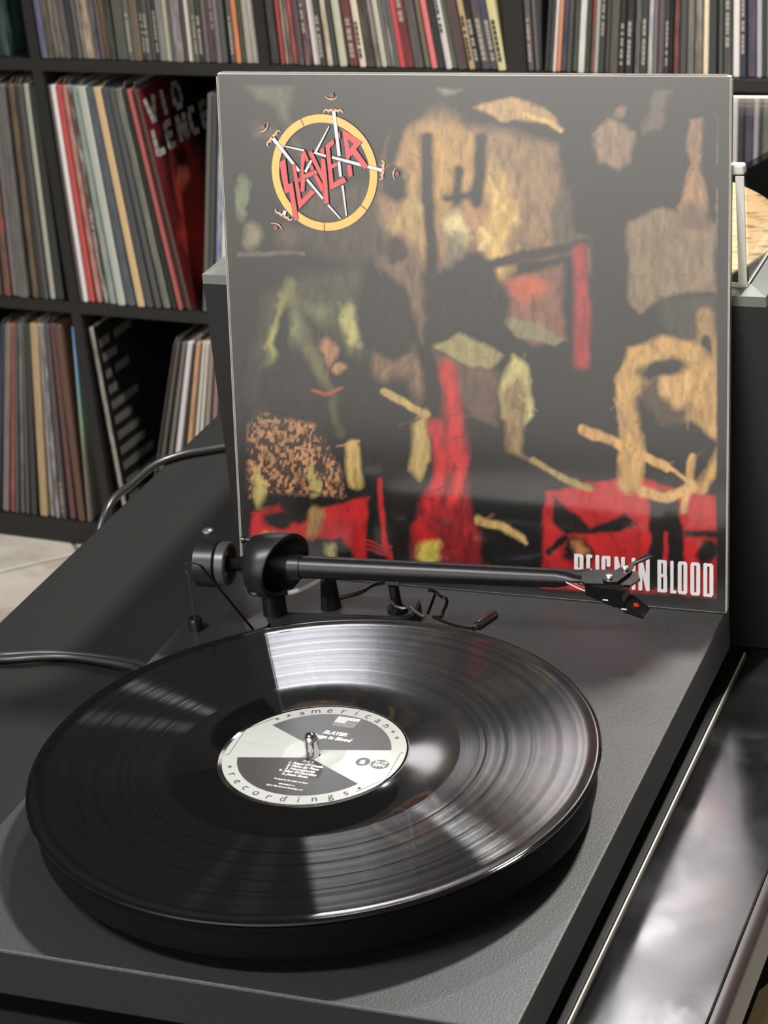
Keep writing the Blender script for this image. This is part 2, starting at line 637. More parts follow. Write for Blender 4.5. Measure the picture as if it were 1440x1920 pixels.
row([
    (70, 120, 'slate', (92, 96, 100), None, 0, 0),
    (126, 186, 'vivid red', (212, 62, 62), None, 0, 0),
    (194, 292, 'dark red lettered', (134, 46, 52), (112, 42, 48), .4, 1),
    (306, 404, 'wide grey', (98, 92, 88), (84, 80, 76), .5, 0),
    (412, 474, 'olive-brown', (118, 107, 84), None, 0, 0),
    (484, 550, 'coral pink', (238, 112, 112), None, 0, 0),
    (556, 634, 'black-teal', (44, 52, 52), None, 0, 0),
    (638, 700, 'white with dark lettering', (214, 203, 194), None, 0, 1),
    (704, 758, 'sage green', (102, 114, 94), None, 0, 0),
    (764, 868, 'plum-brown', (84, 62, 64), (96, 74, 72), .4, 0),
    (874, 944, 'tan', (196, 164, 118), None, 0, 2),
    (948, 1024, 'black', (36, 36, 36), None, 0, 2),
    (1030, 1128, 'brown-mauve', (98, 76, 72), (80, 72, 78), .4, 2),
    (1132, 1226, 'navy-slate', (78, 82, 108), (58, 62, 84), .4, 2),
    (1232, 1322, 'pale yellow', (216, 204, 142), None, 0, 2),
], 720, 5.538, 130, (740, -22), (950, -27), 0, BT, 'upper middle cube', G2, start=n, cell=2, after=tuple(LAST))
G3 = 'records in the upper right cube'
w3 = 'upper right cube'
n = row([
    (145, 203, 'grey-mauve', (94, 88, 94), (120, 76, 72), .15, 2),
    (228, 264, 'grey leaning', (98, 98, 94), None, 0, 0),
], 960, 5.538, 134, (990, -9), (1010, -9), 0, BT, w3, G3, cell=3)
n = row([
    (326, 364, 'dark graphite', (60, 60, 60), None, 0, 0),
    (368, 408, 'charcoal', (66, 66, 64), None, 0, 0),
    (412, 440, 'white', (230, 220, 212), None, 0, 0),
    (444, 488, 'salmon orange', (222, 120, 92), (206, 160, 98), .4, 0),
    (494, 554, 'indigo', (62, 58, 84), (84, 80, 96), .35, 0),
    (560, 604, 'mid-grey', (80, 80, 80), None, 0, 0),
    (608, 670, 'dark green-grey', (66, 72, 66), (90, 98, 80), .2, 0),
    (676, 744, 'ice white', (202, 206, 198), (228, 222, 212), .4, 0),
    (750, 796, 'dark olive', (62, 64, 54), None, 0, 0),
    (800, 838, 'crimson', (168, 66, 72), (96, 92, 84), .3, 0),
    (842, 882, 'pale green-grey', (166, 174, 160), None, 0, 0),
    (888, 940, 'black-grey', (64, 64, 62), None, 0, 1),
    (944, 1000, 'steel-grey', (74, 74, 72), None, 0, 0),
    (1004, 1092, 'olive-grey with a red dot', (84, 84, 74), (150, 90, 92), .06, 0),
    (1098, 1160, 'black with white emblem', (44, 44, 44), None, 0, 2),
    (1166, 1244, 'second black with white emblem', (46, 46, 46), None, 0, 2),
    (1250, 1312, 'two-tone grey', (84, 84, 84), (130, 128, 130), .3, 0),
    (1316, 1388, 'dark green-black', (58, 64, 58), None, 0, 2),
], 960, 5.538, 136, (1020, 8), (1200, 5), 0, BT, w3, G3, start=n, cell=3, after=tuple(LAST))
n = row([
    (180, 228, 'lilac', (172, 166, 178), (216, 208, 186), .25, 0),
    (232, 270, 'pale mauve-grey', (122, 116, 118), None, 0, 0),
    (274, 342, 'mauve-brown', (104, 87, 90), (84, 76, 80), .4, 0),
    (348, 398, 'dark grey', (62, 64, 60), None, 0, 2),
    (402, 440, 'matte black', (30, 30, 30), None, 0, 0),
    (444, 502, 'red and brown flecked', (134, 66, 62), (80, 60, 54), .45, 0),
    (506, 582, 'graphite', (76, 78, 76), None, 0, 0),
    (588, 658, 'pewter', (108, 111, 103), (140, 130, 110), .2, 0),
    (664, 742, 'olive-brown mottled', (112, 101, 84), (160, 156, 146), .3, 0),
    (748, 812, 'bright cream', (248, 224, 180), None, 0, 0),
    (818, 900, 'blue-black', (58, 59, 64), None, 0, 0),
    (914, 962, 'plain grey', (82, 82, 84), None, 0, 0),
    (968, 1056, 'dark lettered', (68, 69, 66), (92, 92, 88), .3, 1),
    (1064, 1136, 'chalk white', (232, 222, 217), None, 0, 0),
    (1144, 1210, 'navy', (50, 52, 68), None, 0, 1),
    (1214, 1308, 'purple', (90, 76, 98), (62, 56, 74), .4, 0),
    (1312, 1366, 'pale lilac', (182, 174, 182), None, 0, 0),
    (1370, 1412, 'forest', (62, 72, 64), None, 0, 0),
    (1418, 1500, 'pinkish grey-green', (124, 118, 114), (100, 112, 96), .4, 0),
    (1506, 1570, 'dark slate', (62, 64, 68), None, 0, 0),
], 1180, 5.538, 141, (1200, 4), (1440, 0), 0, BT, w3, G3, start=n, cell=3, after=tuple(LAST))
G0 = 'records in the far left cubes'
row([
    (-150, -90, 'dark grey', (62, 62, 62), None, 0, 0),
    (-80, 0, 'dark teal', (30, 62, 64), (20, 28, 30), .4, 0),
    (4, 78, 'clear-wrapped teal', (58, 84, 84), (40, 46, 46), .4, 0),
], 0, 5.538, 108, (-20, -17), (14, -17), 0, BT, 'top cube at left edge', G0, cell=0)
B2 = -0.4735
n = row([
    (-40, 16, 'dark brown', (70, 60, 56), None, 0, 0),
    (20, 58, 'green and red patterned', (64, 84, 70), (170, 70, 60), .4, 0),
    (62, 98, 'pale mauve', (136, 124, 128), None, 0, 0),
    (102, 158, 'grey', (114, 111, 107), (98, 95, 93), .5, 0),
    (178, 212, 'gold-brown', (118, 98, 64), (76, 68, 62), .4, 0),
    (215, 240, 'dark brown', (74, 66, 62), None, 0, 0),
    (243, 268, 'charcoal', (80, 80, 80), None, 0, 0),
    (272, 302, 'clear-edged ivory', (178, 177, 160), None, 0, 0),
    (306, 352, 'black-green', (46, 54, 51), None, 0, 0),
], 0, 3, 562, (10, -42), (110, -53), 160, B2, 'middle cube at left edge', 'records in the middle left cube', cell=0, flap=0.8)
n = row([
    (445, 462, 'brown-mauve', (96, 85, 83), None, 0, 0),
    (464, 492, 'white', (236, 228, 228), None, 0, 0),
    (494, 530, 'red', (206, 64, 62), None, 0, 0),
    (537, 570, 'salmon', (206, 142, 124), (150, 88, 80), .35, 0),
    (573, 606, 'brown', (96, 70, 64), (200, 196, 186), .15, 1),
    (611, 656, 'pale teal', (134, 162, 152), (170, 172, 166), .4, 0),
    (659, 708, 'clear-edged white', (192, 196, 186), None, 0, 0),
    (712, 764, 'slate-blue', (92, 104, 112), (76, 86, 92), .5, 0),
    (768, 816, 'sand', (226, 190, 134), None, 0, 0),
    (820, 864, 'dark slate', (76, 80, 84), None, 0, 0),
    (868, 906, 'dark grey', (84, 86, 86), None, 0, 0),
    (910, 956, 'clear-edged olive', (128, 130, 118), (100, 102, 92), .4, 0),
    (960, 992, 'black', (36, 38, 36), None, 0, 0),
    (996, 1022, 'coral red', (178, 84, 78), None, 0, 0),
    (1026, 1050, 'dark maroon', (62, 44, 44), None, 0, 0),
], 0, 3, 578, (140, -60), (345, -100), 165, B2, 'centre cube', 'records in the centre cube', cell=1, flap=0.6)

# the red and black cover turned towards the room
def leaning(px0, py0, px1, py1, w, z0, c1, label, after=None, limit=9.0):
    ua, za = shelf_uz(px0, py0)
    ut, zt = shelf_uz(px1, py1)
    lean = (ut - ua) / (zt - za)
    b, t = ua + lean * (z0 - za), ua + lean * (z0 - za) + lean * HGT
    if after:
        b, t = max(b, after[0] + .0004), max(t, after[1] + .0004)
    w = min(w, limit - b - .0008, limit - t - .0008)
    return spine(b, w, z0, (t - b) / HGT, c1, c1, 0, label, None)


BM = Matrix(((0, 0, 1, 0), (1, 0, 0, 0), (0, 1, 0, 0), (0, 0, 0, 1)))   # local xy -> y,z of a sleeve's right face
vio = leaning(352, 583, 251, 175, 0.004, B2, (96, 60, 54), 'sleeve with cracked stone lettering on a red and black cover, in the centre cube', tuple(LAST))


def face_grid(n, w, h, x, fn, name, m, parent):
    """printed face: a grid of coloured vertices (a flat print) on the sleeve's right side"""
    ys, zs = np.meshgrid(np.linspace(0.003, w, n), np.linspace(0.003, h, n))
    verts = np.stack([np.full(n * n, x), ys.ravel(), zs.ravel()], 1)
    idx = np.arange(n * n).reshape(n, n)
    q = np.stack([idx[:-1, :-1], idx[:-1, 1:], idx[1:, 1:], idx[1:, :-1]], -1).reshape(-1, 4)
    me = bpy.data.meshes.new(name)
    me.from_pydata(verts.tolist(), [], q.tolist())
    ca = me.color_attributes.new('print', 'FLOAT_COLOR', 'POINT')
    rgb = fn(ys.ravel() / w, zs.ravel() / h)
    ca.data.foreach_set('color', np.c_[rgb, np.ones(n * n)].astype(np.float32).ravel())
    me.materials.append(m)
    o = bpy.data.objects.new(name, me)
    col.objects.link(o)
    o.parent = parent
    return o


_rs = np.random.RandomState(7)
_lat = _rs.rand(256, 256)


def vnoise(x, y):
    xi, yi = np.floor(x).astype(int), np.floor(y).astype(int)
    fx, fy = x - xi, y - yi
    fx, fy = fx * fx * (3 - 2 * fx), fy * fy * (3 - 2 * fy)
    g = lambda a, b: _lat[a % 256, b % 256]
    return (g(xi, yi) * (1 - fx) + g(xi + 1, yi) * fx) * (1 - fy) + (g(xi, yi + 1) * (1 - fx) + g(xi + 1, yi + 1) * fx) * fy


def fbm(x, y, o=4):
    s, a, t = 0, 1, 0
    for k in range(o):
        s = s + a * vnoise(x * 2 ** k + 17 * k, y * 2 ** k + 31 * k)
        t += a
        a *= .5
    return s / t


def L3(c):
    return np.array(lin(c))


def print_mat(name, rough=0.4, coat=1.0, coat_rough=0.1, spec=0.3):
    m = bpy.data.materials.new(name)
    m.use_nodes = True
    nt = m.node_tree
    b = nt.nodes['Principled BSDF']
    a = nt.nodes.new('ShaderNodeAttribute')
    a.attribute_type = 'GEOMETRY'
    a.attribute_name = 'print'
    nt.links.new(a.outputs['Color'], b.inputs['Base Color'])
    b.inputs['Roughness'].default_value = rough
    b.inputs['Coat Weight'].default_value = coat
    b.inputs['Coat Roughness'].default_value = coat_rough
    b.inputs['Coat IOR'].default_value = 1.75 if coat >= 1 else 1.5
    b.inputs['Specular IOR Level'].default_value = spec
    return m


def red_cover(u, v):
    """loose red and black brush marks, no figure"""
    n1 = fbm(u * 6 + 3, v * 6, 4)
    n2 = fbm(u * 14, v * 4 + 9, 4)
    c = np.tile(L3((16, 12, 12)), (len(u), 1))
    def put(m, rgb):
        nonlocal c
        c = c * (1 - m[:, None]) + L3(rgb) * m[:, None]
    sm = lambda x, a, b: np.clip((x - a) / (b - a), 0, 1)
    put(sm(0.10 - u - 0.05 * (n1 - .5), 0, .06), (96, 34, 34))
    put(sm(.2 - np.hypot(u - .1, (v - .92) * 1.2) + .15 * (n1 - .5), 0, .1) * .8, (84, 22, 30))
    put(sm(.62 - v + .25 * (n1 - .5), 0, .2) * sm(n2, .25, .6), (70, 22, 20))
    put(sm(.2 - np.hypot(u - .28, (v - .47) * .7) + .2 * (n2 - .5), 0, .08) * .9, (128, 44, 38))
    put(sm(.14 - np.hypot(u - .2, (v - .22) * .5) + .2 * (n1 - .5), 0, .08), (150, 44, 38))
    put(sm(.1 - np.hypot(u - .3, (v - .12) * .8) + .2 * (n1 - .5), 0, .08) * .8, (160, 106, 80))
    put(sm(.09 - np.hypot(u - .4, (v - .5) * .5) + .25 * (n1 - .5), 0, .05) * .8, (40, 16, 18))
    put(sm(.08 - np.hypot(u - .22, (v - .62) * 1.2) + .2 * (n2 - .5), 0, .05) * .9, (34, 16, 22))
    put(sm(.05 - np.hypot(u - .22, (v - .56)) + .1 * (n2 - .5), 0, .03) * .8, (224, 120, 88))
    return c


pm = print_mat('glossy_print', 0.35, 0.6, 0.15)
face_grid(120, DPT - 0.003, HGT - 0.003, 0.0021, red_cover, 'cover_print', pm, vio)
# stone letters: strokes on a 0..1 cell, drawn as separated blocks
STONE = {
    'V': [((0, 1), (.32, 0)), ((.68, 1), (.36, 0))], 'I': [((.3, 1), (.3, 0))],
    'O': [((.1, .85), (.1, .15)), ((.62, .85), (.62, .15)), ((.1, .92), (.62, .92)), ((.1, .08), (.62, .08))],
    'L': [((.1, 1), (.1, 0)), ((.1, .08), (.7, .08))],
    'E': [((.1, 1), (.1, 0)), ((.1, .92), (.62, .92)), ((.1, .5), (.56, .5)), ((.1, .08), (.62, .08))],
    'N': [((.08, 1), (.08, 0)), ((.08, 1), (.62, 0)), ((.66, 1), (.66, 0))],
    'C': [((.1, .9), (.1, .1)), ((.1, .92), (.62, .92)), ((.1, .08), (.62, .08))],
}
stone_m = mat('stone_grey_ink', (150, 146, 142), 0.5, mottle=0.5, mscale=160)


def bar(bm, p, q, w, th, M):
    p, q = Vector((*p, 0)), Vector((*q, 0))
    d = (q - p)
    l = d.length
    d.normalize()
    s = Vector((-d.y, d.x, 0)) * w / 2
    vs = [bm.verts.new(M @ (v + Vector((0, 0, th)))) for v in (p - s, q - s, q + s, p + s)]
    bm.faces.new(vs)


bm = bmesh.new()
r2 = random.Random(3)
for word, y0, z0, cw, ch in (('VIO', 0.012, 0.262, 0.034, 0.036), ('LENCE', 0.010, 0.218, 0.0325, 0.037)):
    for i, chh in enumerate(word):
        for a, b in STONE[chh]:
            A = Vector((y0 + (i + a[0]) * cw, z0 + a[1] * ch, 0))
            B = Vector((y0 + (i + b[0]) * cw, z0 + b[1] * ch, 0))
            k = max(1, int((B - A).length / 0.012))
            for j in range(k):
                p = A.lerp(B, j / k + 0.05 / k)
                q = A.lerp(B, (j + 1) / k - 0.05 / k)
                bar(bm, p[:2], q[:2], 0.0092 * r2.uniform(.9, 1.1), 0.0024, BM)
bmesh.ops.recalc_face_normals(bm, faces=bm.faces[:])
obj('stone_lettering', bm, stone_m, vio)
n = row([
    (1135, 1162, 'grey upright', (104, 104, 98), None, 0, 0),
    (1166, 1192, 'graphite upright', (72, 74, 74), None, 0, 0),
    (1198, 1224, 'blue and white upright', (120, 130, 176), (190, 190, 198), .45, 0),
    (1230, 1252, 'white upright', (226, 226, 220), None, 0, 0),
    (1262, 1290, 'dark upright', (60, 60, 60), None, 0, 0),
], 0, 3, 590, (380, 9), (425, 6), 180, B2, 'right of the red cover', 'records in the centre cube', cell=1, after=(LAST[0] + .007, .0))
B3 = -0.825
n = row([
    (-40, -4, 'navy', (52, 56, 80), None, 0, 0),
    (0, 46, 'clear-wrapped mauve', (142, 126, 118), (120, 108, 102), .4, 0),
    (50, 76, 'salmon red', (206, 104, 94), (170, 66, 60), .4, 0),
    (80, 104, 'charcoal', (88, 88, 88), None, 0, 0),
    (107, 132, 'grey-green', (132, 132, 120), (90, 92, 92), .5, 0),
    (136, 160, 'graphite', (96, 96, 98), None, 0, 0),
    (165, 208, 'near-black', (58, 60, 60), None, 0, 0),
    (213, 268, 'tan', (200, 168, 118), (180, 152, 108), .4, 0),
    (272, 300, 'white and grey', (182, 178, 176), (130, 130, 132), .4, 0),
    (304, 332, 'silver-grey', (170, 166, 166), (76, 76, 78), .5, 0),
    (336, 370, 'dark mauve-grey', (88, 80, 84), None, 0, 2),
    (376, 420, 'maroon', (112, 70, 66), None, 0, 0),
    (426, 476, 'chestnut brown', (106, 72, 58), None, 0, 0),
], 0, 3, 966, (5, 12), (150, -26), 620, B3, 'lower left cube', 'records in the lower left cube', cell=0, flap=0.8, spare=0.0225)
blue = leaning(163, 974, 132, 612, 0.022, B3, (112, 140, 140), 'thick sleeve fading from sky blue to olive, right end of the lower left cube', tuple(LAST), CELL[0][1])


def blue_mat():
    m = bpy.data.materials.new('sky_to_olive_print')
    m.use_nodes = True
    nt = m.node_tree
    b = nt.nodes['Principled BSDF']
    tc = nt.nodes.new('ShaderNodeTexCoord')
    sp = nt.nodes.new('ShaderNodeSeparateXYZ')
    nt.links.new(tc.outputs['Generated'], sp.inputs[0])
    nz = nt.nodes.new('ShaderNodeTexNoise')
    nz.inputs['Scale'].default_value = 7
    nt.links.new(tc.outputs['Generated'], nz.inputs['Vector'])
    f = math_node(nt, 'ADD', sp.outputs[2], math_node(nt, 'MULTIPLY_ADD', nz.outputs['Fac'], 0.2, -0.1))
    cr = nt.nodes.new('ShaderNodeValToRGB')
    e = cr.color_ramp.elements
    e[0].position, e[0].color = 0.0, (*lin((120, 112, 106)), 1)
    e[1].position, e[1].color = 1.0, (*lin((120, 160, 212)), 1)
    for p, c in ((.35, (112, 116, 100)), (.52, (134, 160, 124)), (.7, (122, 160, 176))):
        k = e.new(p)
        k.color = (*lin(c), 1)
    nt.links.new(f, cr.inputs[0])
    nt.links.new(cr.outputs[0], b.inputs['Base Color'])
    b.inputs['Roughness'].default_value = 0.4
    return m


blue.data.materials[0] = blue_mat()

# black sleeve with grey lines of print, leaning on the divider of the lower centre cube
blk = leaning(226, 950, 162, 612, 0.0065, B3, (150, 148, 134), 'black sleeve with lines of grey print on its face, lower centre cube')
ed = [x * .8 for x in lin((168, 166, 152))]
blk['ink_a'] = ed
blk['ink_b'] = [x * .8 for x in lin((90, 88, 82))]
blk['ink_mix'] = 0.4
bm = bbox(0.0033, 0.0037, 0.002, DPT - .002, 0.002, HGT - .002)
pr = obj('cover_print', bm, mat('black_cover_ink', (20, 20, 19), 0.45, coat=0.3), blk)
bm = bmesh.new()
lines = [(.285, [(.01, .04), (.05, .10)]), (.262, [(.012, .05)]), (.236, [(.012, .03), (.037, .075)]), (.212, [(.012, .034)]), (.188, [(.012, .085)]),
         (.164, [(.013, .06)]), (.140, [(.013, .075)]), (.116, [(.013, .082)]), (.092, [(.013, .10)]), (.066, [(.013, .11)]), (.04, [(.013, .06)])]
for z, segs in lines:
    for y0, y1 in segs:
        y = y0
        while y < y1 - .004:
            w_ = r2.uniform(.004, .0075)
            bar(bm, (y, z), (min(y + w_, y1), z), 0.0125, 0.00395, BM)
            y += w_ + .0011
bmesh.ops.recalc_face_normals(bm, faces=bm.faces[:])
obj('printed_lines', bm, mat('grey_print', (92, 90, 86), 0.5), blk)
wl = 'lower centre cube'
row([
    (886, 902, 'dark red-edged', (92, 66, 68), (60, 56, 56), .5, 0),
    (906, 936, 'olive-grey', (88, 86, 78), None, 0, 0),
    (942, 974, 'clear-edged grey', (120, 118, 110), None, 0, 0),
    (980, 1022, 'wide white', (224, 216, 220), None, 0, 0),
    (1026, 1040, 'black dotted', (58, 58, 56), None, 0, 1),
    (1044, 1076, 'peach tan', (214, 162, 112), (140, 128, 120), .2, 0),
    (1080, 1104, 'cream white', (226, 222, 210), None, 0, 0),
    (1108, 1134, 'second cream white', (222, 218, 206), None, 0, 0),
    (1138, 1174, 'mauve-tan', (160, 140, 128), None, 0, 0),
    (1178, 1212, 'dusty rose', (150, 122, 116), None, 0, 0),
    (1216, 1260, 'pale grey', (180, 178, 172), None, 0, 0),
], 0, 3, 833, (310, 26), (400, 9), 640, B3, wl, 'records in the lower centre cube', cell=1, flap=0.5)

# ------------------------------------------------------------------ table
lac = mat('black_lacquer', (17, 17, 18), 0.16, coat=0.0, bump=0.02, bscale=30, spec=0.6)


def dusty_lacquer():
    m = bpy.data.materials.new('smeared_black_lacquer')
    m.use_nodes = True
    nt = m.node_tree
    b = nt.nodes['Principled BSDF']
    b.inputs['Base Color'].default_value = (*lin((14, 14, 14)), 1)
    tc = nt.nodes.new('ShaderNodeTexCoord')
    n = nt.nodes.new('ShaderNodeTexNoise')
    n.inputs['Scale'].default_value = 14
    n.inputs['Detail'].default_value = 3
    n.inputs['Distortion'].default_value = 1.2
    nt.links.new(tc.outputs['Object'], n.inputs['Vector'])
    mr = nt.nodes.new('ShaderNodeMapRange')
    mr.inputs['From Min'].default_value = 0.3
    mr.inputs['From Max'].default_value = 0.7
    mr.inputs['To Min'].default_value = 0.10
    mr.inputs['To Max'].default_value = 0.24
    nt.links.new(n.outputs['Fac'], mr.inputs['Value'])
    nt.links.new(mr.outputs[0], b.inputs['Roughness'])
    b.inputs['Specular IOR Level'].default_value = 0.9
    b.inputs['IOR'].default_value = 1.7
    return m


lac2 = dusty_lacquer()
satin = mat('black_satin_board', (24, 24, 22), 0.55, bump=0.12, bscale=500, spec=0.28)
TX0, TX1, TY0, TY1 = -0.330, 0.226, -0.32, 0.80
table = empty('media_table', ((TX0 + TX1) / 2, (TY0 + TY1) / 2, FLOOR))
tag(table, 'black table carrying the turntable, with a worn brown rounded right edge', 'table')
part_of(table, obj('table_top', bbox(TX0, 0.1608, TY0, TY1, TABLE - 0.030, TABLE, 0.0015), satin))
part_of(table, tag(obj('table_leaf', bbox(0.1628, TX1, TY0, TY1, TABLE - 0.030, TABLE - 0.0002, 0.0012), lac2), 'glossy black leaf reflecting the lit wall'))
part_of(table, tag(obj('edge_highlight_strip', bbox(0.1613, 0.1623, TY0, 0.282, TABLE - 0.012, TABLE + 0.0004, 0.0002), mat('painted_edge_highlight', (222, 218, 205), 0.3)), 'pale thin strip painted as light on the board edge'))  # pale strip stands in for the bevel's bright reflection of the ceiling light
bm = bmesh.new()
n = 10
prof = [(0.0, -0.0004)] + [(0.0065 * math.sin(t) + 0.0, -0.0065 + 0.006 * math.cos(t)) for t in [math.pi / 2 * k / n for k in range(1, n + 1)]] + [(0.0065, -0.028), (0.0, -0.030)]
prism(bm, [(p[0], p[1]) for p in prof], -TY1, -TY0, Matrix(((1, 0, 0, TX1 + 0.0004), (0, 0, -1, 0), (0, 1, 0, TABLE), (0, 0, 0, 1))))
part_of(table, tag(obj('edge_band', bm, mat('worn_brown_edge', (46, 36, 36), 0.4, mottle=0.35, mscale=60), smooth=True), 'worn dark brown rounded edge'))
for x in (TX0 + 0.03, TX1 - 0.045):
    for y in (TY0 + 0.03, TY1 - 0.03):
        part_of(table, obj('leg', bbox(x - 0.022, x + 0.022, y - 0.022, y + 0.022, FLOOR, TABLE - 0.0301, 0.002), satin))
for y0, y1 in ((TY0 + 0.02, TY0 + 0.04), (TY1 - 0.04, TY1 - 0.02)):
    part_of(table, obj('apron', bbox(TX0 + 0.055, TX1 - 0.07, y0, y1, TABLE - 0.09, TABLE - 0.0301, 0.001), satin))
part_of(table, obj('lower_shelf', bbox(TX0 + 0.01, TX1 - 0.001, TY0 + 0.06, TY1 - 0.06, -0.425, -0.405, 0.001), satin))
# tan block on the table's lower shelf
_q = onz(1478, 1930, -0.39)
blk2 = empty('wooden_block', (_q.x, _q.y, -0.4049))
tag(blk2, 'tan wooden block with a peaked top, under the table at the lower right corner', 'block')
bm = bmesh.new()
prism(bm, [(-0.026, 0.0), (0.026, 0.0), (0.026, 0.020), (0.008, 0.036), (-0.010, 0.036), (-0.026, 0.019)], -0.03, 0.03, Matrix(((1, 0, 0, 0), (0, 0, 1, 0), (0, 1, 0, 0), (0, 0, 0, 1))))
obj('block_body', bm, mat('tan_wood', (196, 160, 106), 0.55, mottle=0.2, mscale=40), blk2)
bm = bmesh.new()
prism(bm, [(-0.027, 0.0193), (0.0275, 0.0205), (0.009, 0.039), (-0.011, 0.039)], -0.031, 0.031, Matrix(((1, 0, 0, 0), (0, 0, 1, 0), (0, 1, 0, 0), (0, 0, 0, 1))))
tag(obj('block_cap', bm, mat('pale_wood', (226, 196, 150), 0.5, mottle=0.15, mscale=40), blk2), 'paler peaked cap')

# ------------------------------------------------------------------ turntable
plinth_m = mat('textured_black_plinth', (17, 17, 16), 0.53, bump=0.22, bscale=900, mottle=0.12, mscale=25, spec=0.95)
PX0, PX1, PY0, PY1 = -0.1645, 0.1587, -0.1549, 0.2600
PB = -0.0600
tt = empty('turntable', (0, 0, TABLE))
tag(tt, 'black turntable playing a record, standing at the front of the table', 'turntable')


def tp(name, bm, m, smooth=False, parent=None, label=None):
    """a part of the turntable (or a sub-part when parent is given)"""
    o = obj(name, bm, m, smooth=smooth)
    o.parent = parent or tt
    o.matrix_parent_inverse = Matrix.Translation((0, 0, -TABLE))
    if label:
        o['label'] = label
    return o


tp('plinth', bbox(PX0, PX1, PY0, PY1, PB, PLINTH, 0.0012, 2), plinth_m)
rubber = mat('black_rubber', (20, 20, 20), 0.7)
for x in (PX0 + 0.04, PX1 - 0.04):
    for y in (PY0 + 0.04, PY1 - 0.04):
        bm = bmesh.new()
        lathe(bm, [(0, TABLE + 0.0002), (0.020, TABLE + 0.0002), (0.022, TABLE + 0.004), (0.022, PB - 0.003), (0.018, PB - 0.0001), (0, PB - 0.0001)], 32, Matrix.Translation((x, y, 0)))
        tp('foot', bm, rubber, True)
plat_m = mat('platter_black', (11, 11, 11), 0.6, spec=0.12)
bm = bmesh.new()
lathe(bm, [(0, -0.0235), (0.1455, -0.0235), (0.1468, -0.0225), (0.1474, -0.020), (0.1476, -0.0060), (0.1472, -0.0047), (0.145, -0.0045), (0, -0.0045)], 160)
tp('platter', bm, plat_m, True)
bm = bmesh.new()
lathe(bm, [(0, -0.0324), (0.035, -0.0324), (0.035, -0.0236), (0, -0.0236)], 48)
tp('sub_platter', bm, plat_m, True)
bm = bmesh.new()
lathe(bm, [(0, -0.0044), (0.1440, -0.0044), (0.1450, -0.0040), (0.1450, -0.0028), (0.1440, -0.0024), (0, -0.0024)], 128)
tp('felt_mat', bm, mat('black_felt', (22, 22, 22), 0.95, bump=0.5, bscale=1500), True)
chrome = mat('polished_steel', (205, 205, 208), 0.12, metal=1.0)
bm = bmesh.new()
lathe(bm, [(0, -0.0022), (0.0038, -0.0022), (0.0038, 0.0088), (0.0035, 0.0108), (0.0023, 0.0126), (0.0009, 0.0133), (0, 0.0134)], 32)
tp('spindle', bm, chrome, True, label='polished steel spindle through the record label')

# tonearm: pivot and arm direction
ZP = 0.012
PV = onz(505, 1060, ZP)
_e = onz(1118, 1087, ZP)
D = (_e - PV).normalized()
N_ = Vector((-D.y, D.x, 0))
arm_m = mat('satin_black_metal', (22, 22, 23), 0.36, spec=0.42, bump=0.03, bscale=800)
arm_g = mat('gloss_black_metal', (22, 22, 22), 0.2, spec=0.6)


def A(s, t=0.0, z=0.0):
    return PV + D * (s / 1000) + N_ * (t / 1000) + Vector((0, 0, z / 1000))


FA = Matrix(((N_.x * -1, 0, D.x, PV.x), (N_.y * -1, 0, D.y, PV.y), (0, 1, 0, PV.z), (0, 0, 0, 1)))   # local z along the arm, y up, x to the near side
bm = bmesh.new()
secs = [(13, 7.4), (20.3, 7.6), (20.6, 6.9), (60, 6.6), (120, 6.1), (176, 5.6)]
n = 28
rings = []
for s, r in secs:
    rings.append([(r * math.cos(2 * math.pi * k / n), r * math.sin(2 * math.pi * k / n), s) for k in range(n)])
for i, (s, hx, hy, cy) in enumerate([(182, 6.0, 4.6, 0.6), (188, 6.8, 2.6, 1.7), (194, 8.2, 1.1, 3.0)]):
    rings.append([(hx * math.cos(2 * math.pi * k / n), cy + hy * math.sin(2 * math.pi * k / n), s) for k in range(n)])
vr = [[bm.verts.new(FA @ (Vector(p) / 1000)) for p in rg] for rg in rings]
for a, b in zip(vr[:-1], vr[1:]):
    for k in range(n):
        bm.faces.new((a[k], a[(k + 1) % n], b[(k + 1) % n], b[k]))
bm.faces.new(vr[0][::-1]); bm.faces.new(vr[-1])
bmesh.ops.recalc_face_normals(bm, faces=bm.faces[:])
arm = tp('tonearm', bm, arm_m, True)


def sub(name, bm, m, smooth=False, label=None):
    o = obj(name, bm, m, smooth=smooth)
    o.parent = arm
    if label:
        o['label'] = label
    return o


arm.matrix_parent_inverse = Matrix.Translation((0, 0, -TABLE))
MM = FA @ Matrix.Scale(0.001, 4)
# headshell plate, finger lift, screws, cartridge
HZ = ZP + 0.0042


def hp(px, py, z=HZ):
    return onz(1060 + px / 7.2, 1000 + py / 7.2, z)


def plate(bm, pts, z, t):
    P = [hp(*p, z) for p in pts]
    hi = [bm.verts.new((p.x, p.y, z)) for p in P]
    lo = [bm.verts.new((p.x, p.y, z - t)) for p in P]
    bm.faces.new(hi); bm.faces.new(lo[::-1])
    for i in range(len(P)):
        j = (i + 1) % len(P)
        bm.faces.new((hi[i], lo[i], lo[j], hi[j]))
    bmesh.ops.recalc_face_normals(bm, faces=bm.faces[:])
    return bm


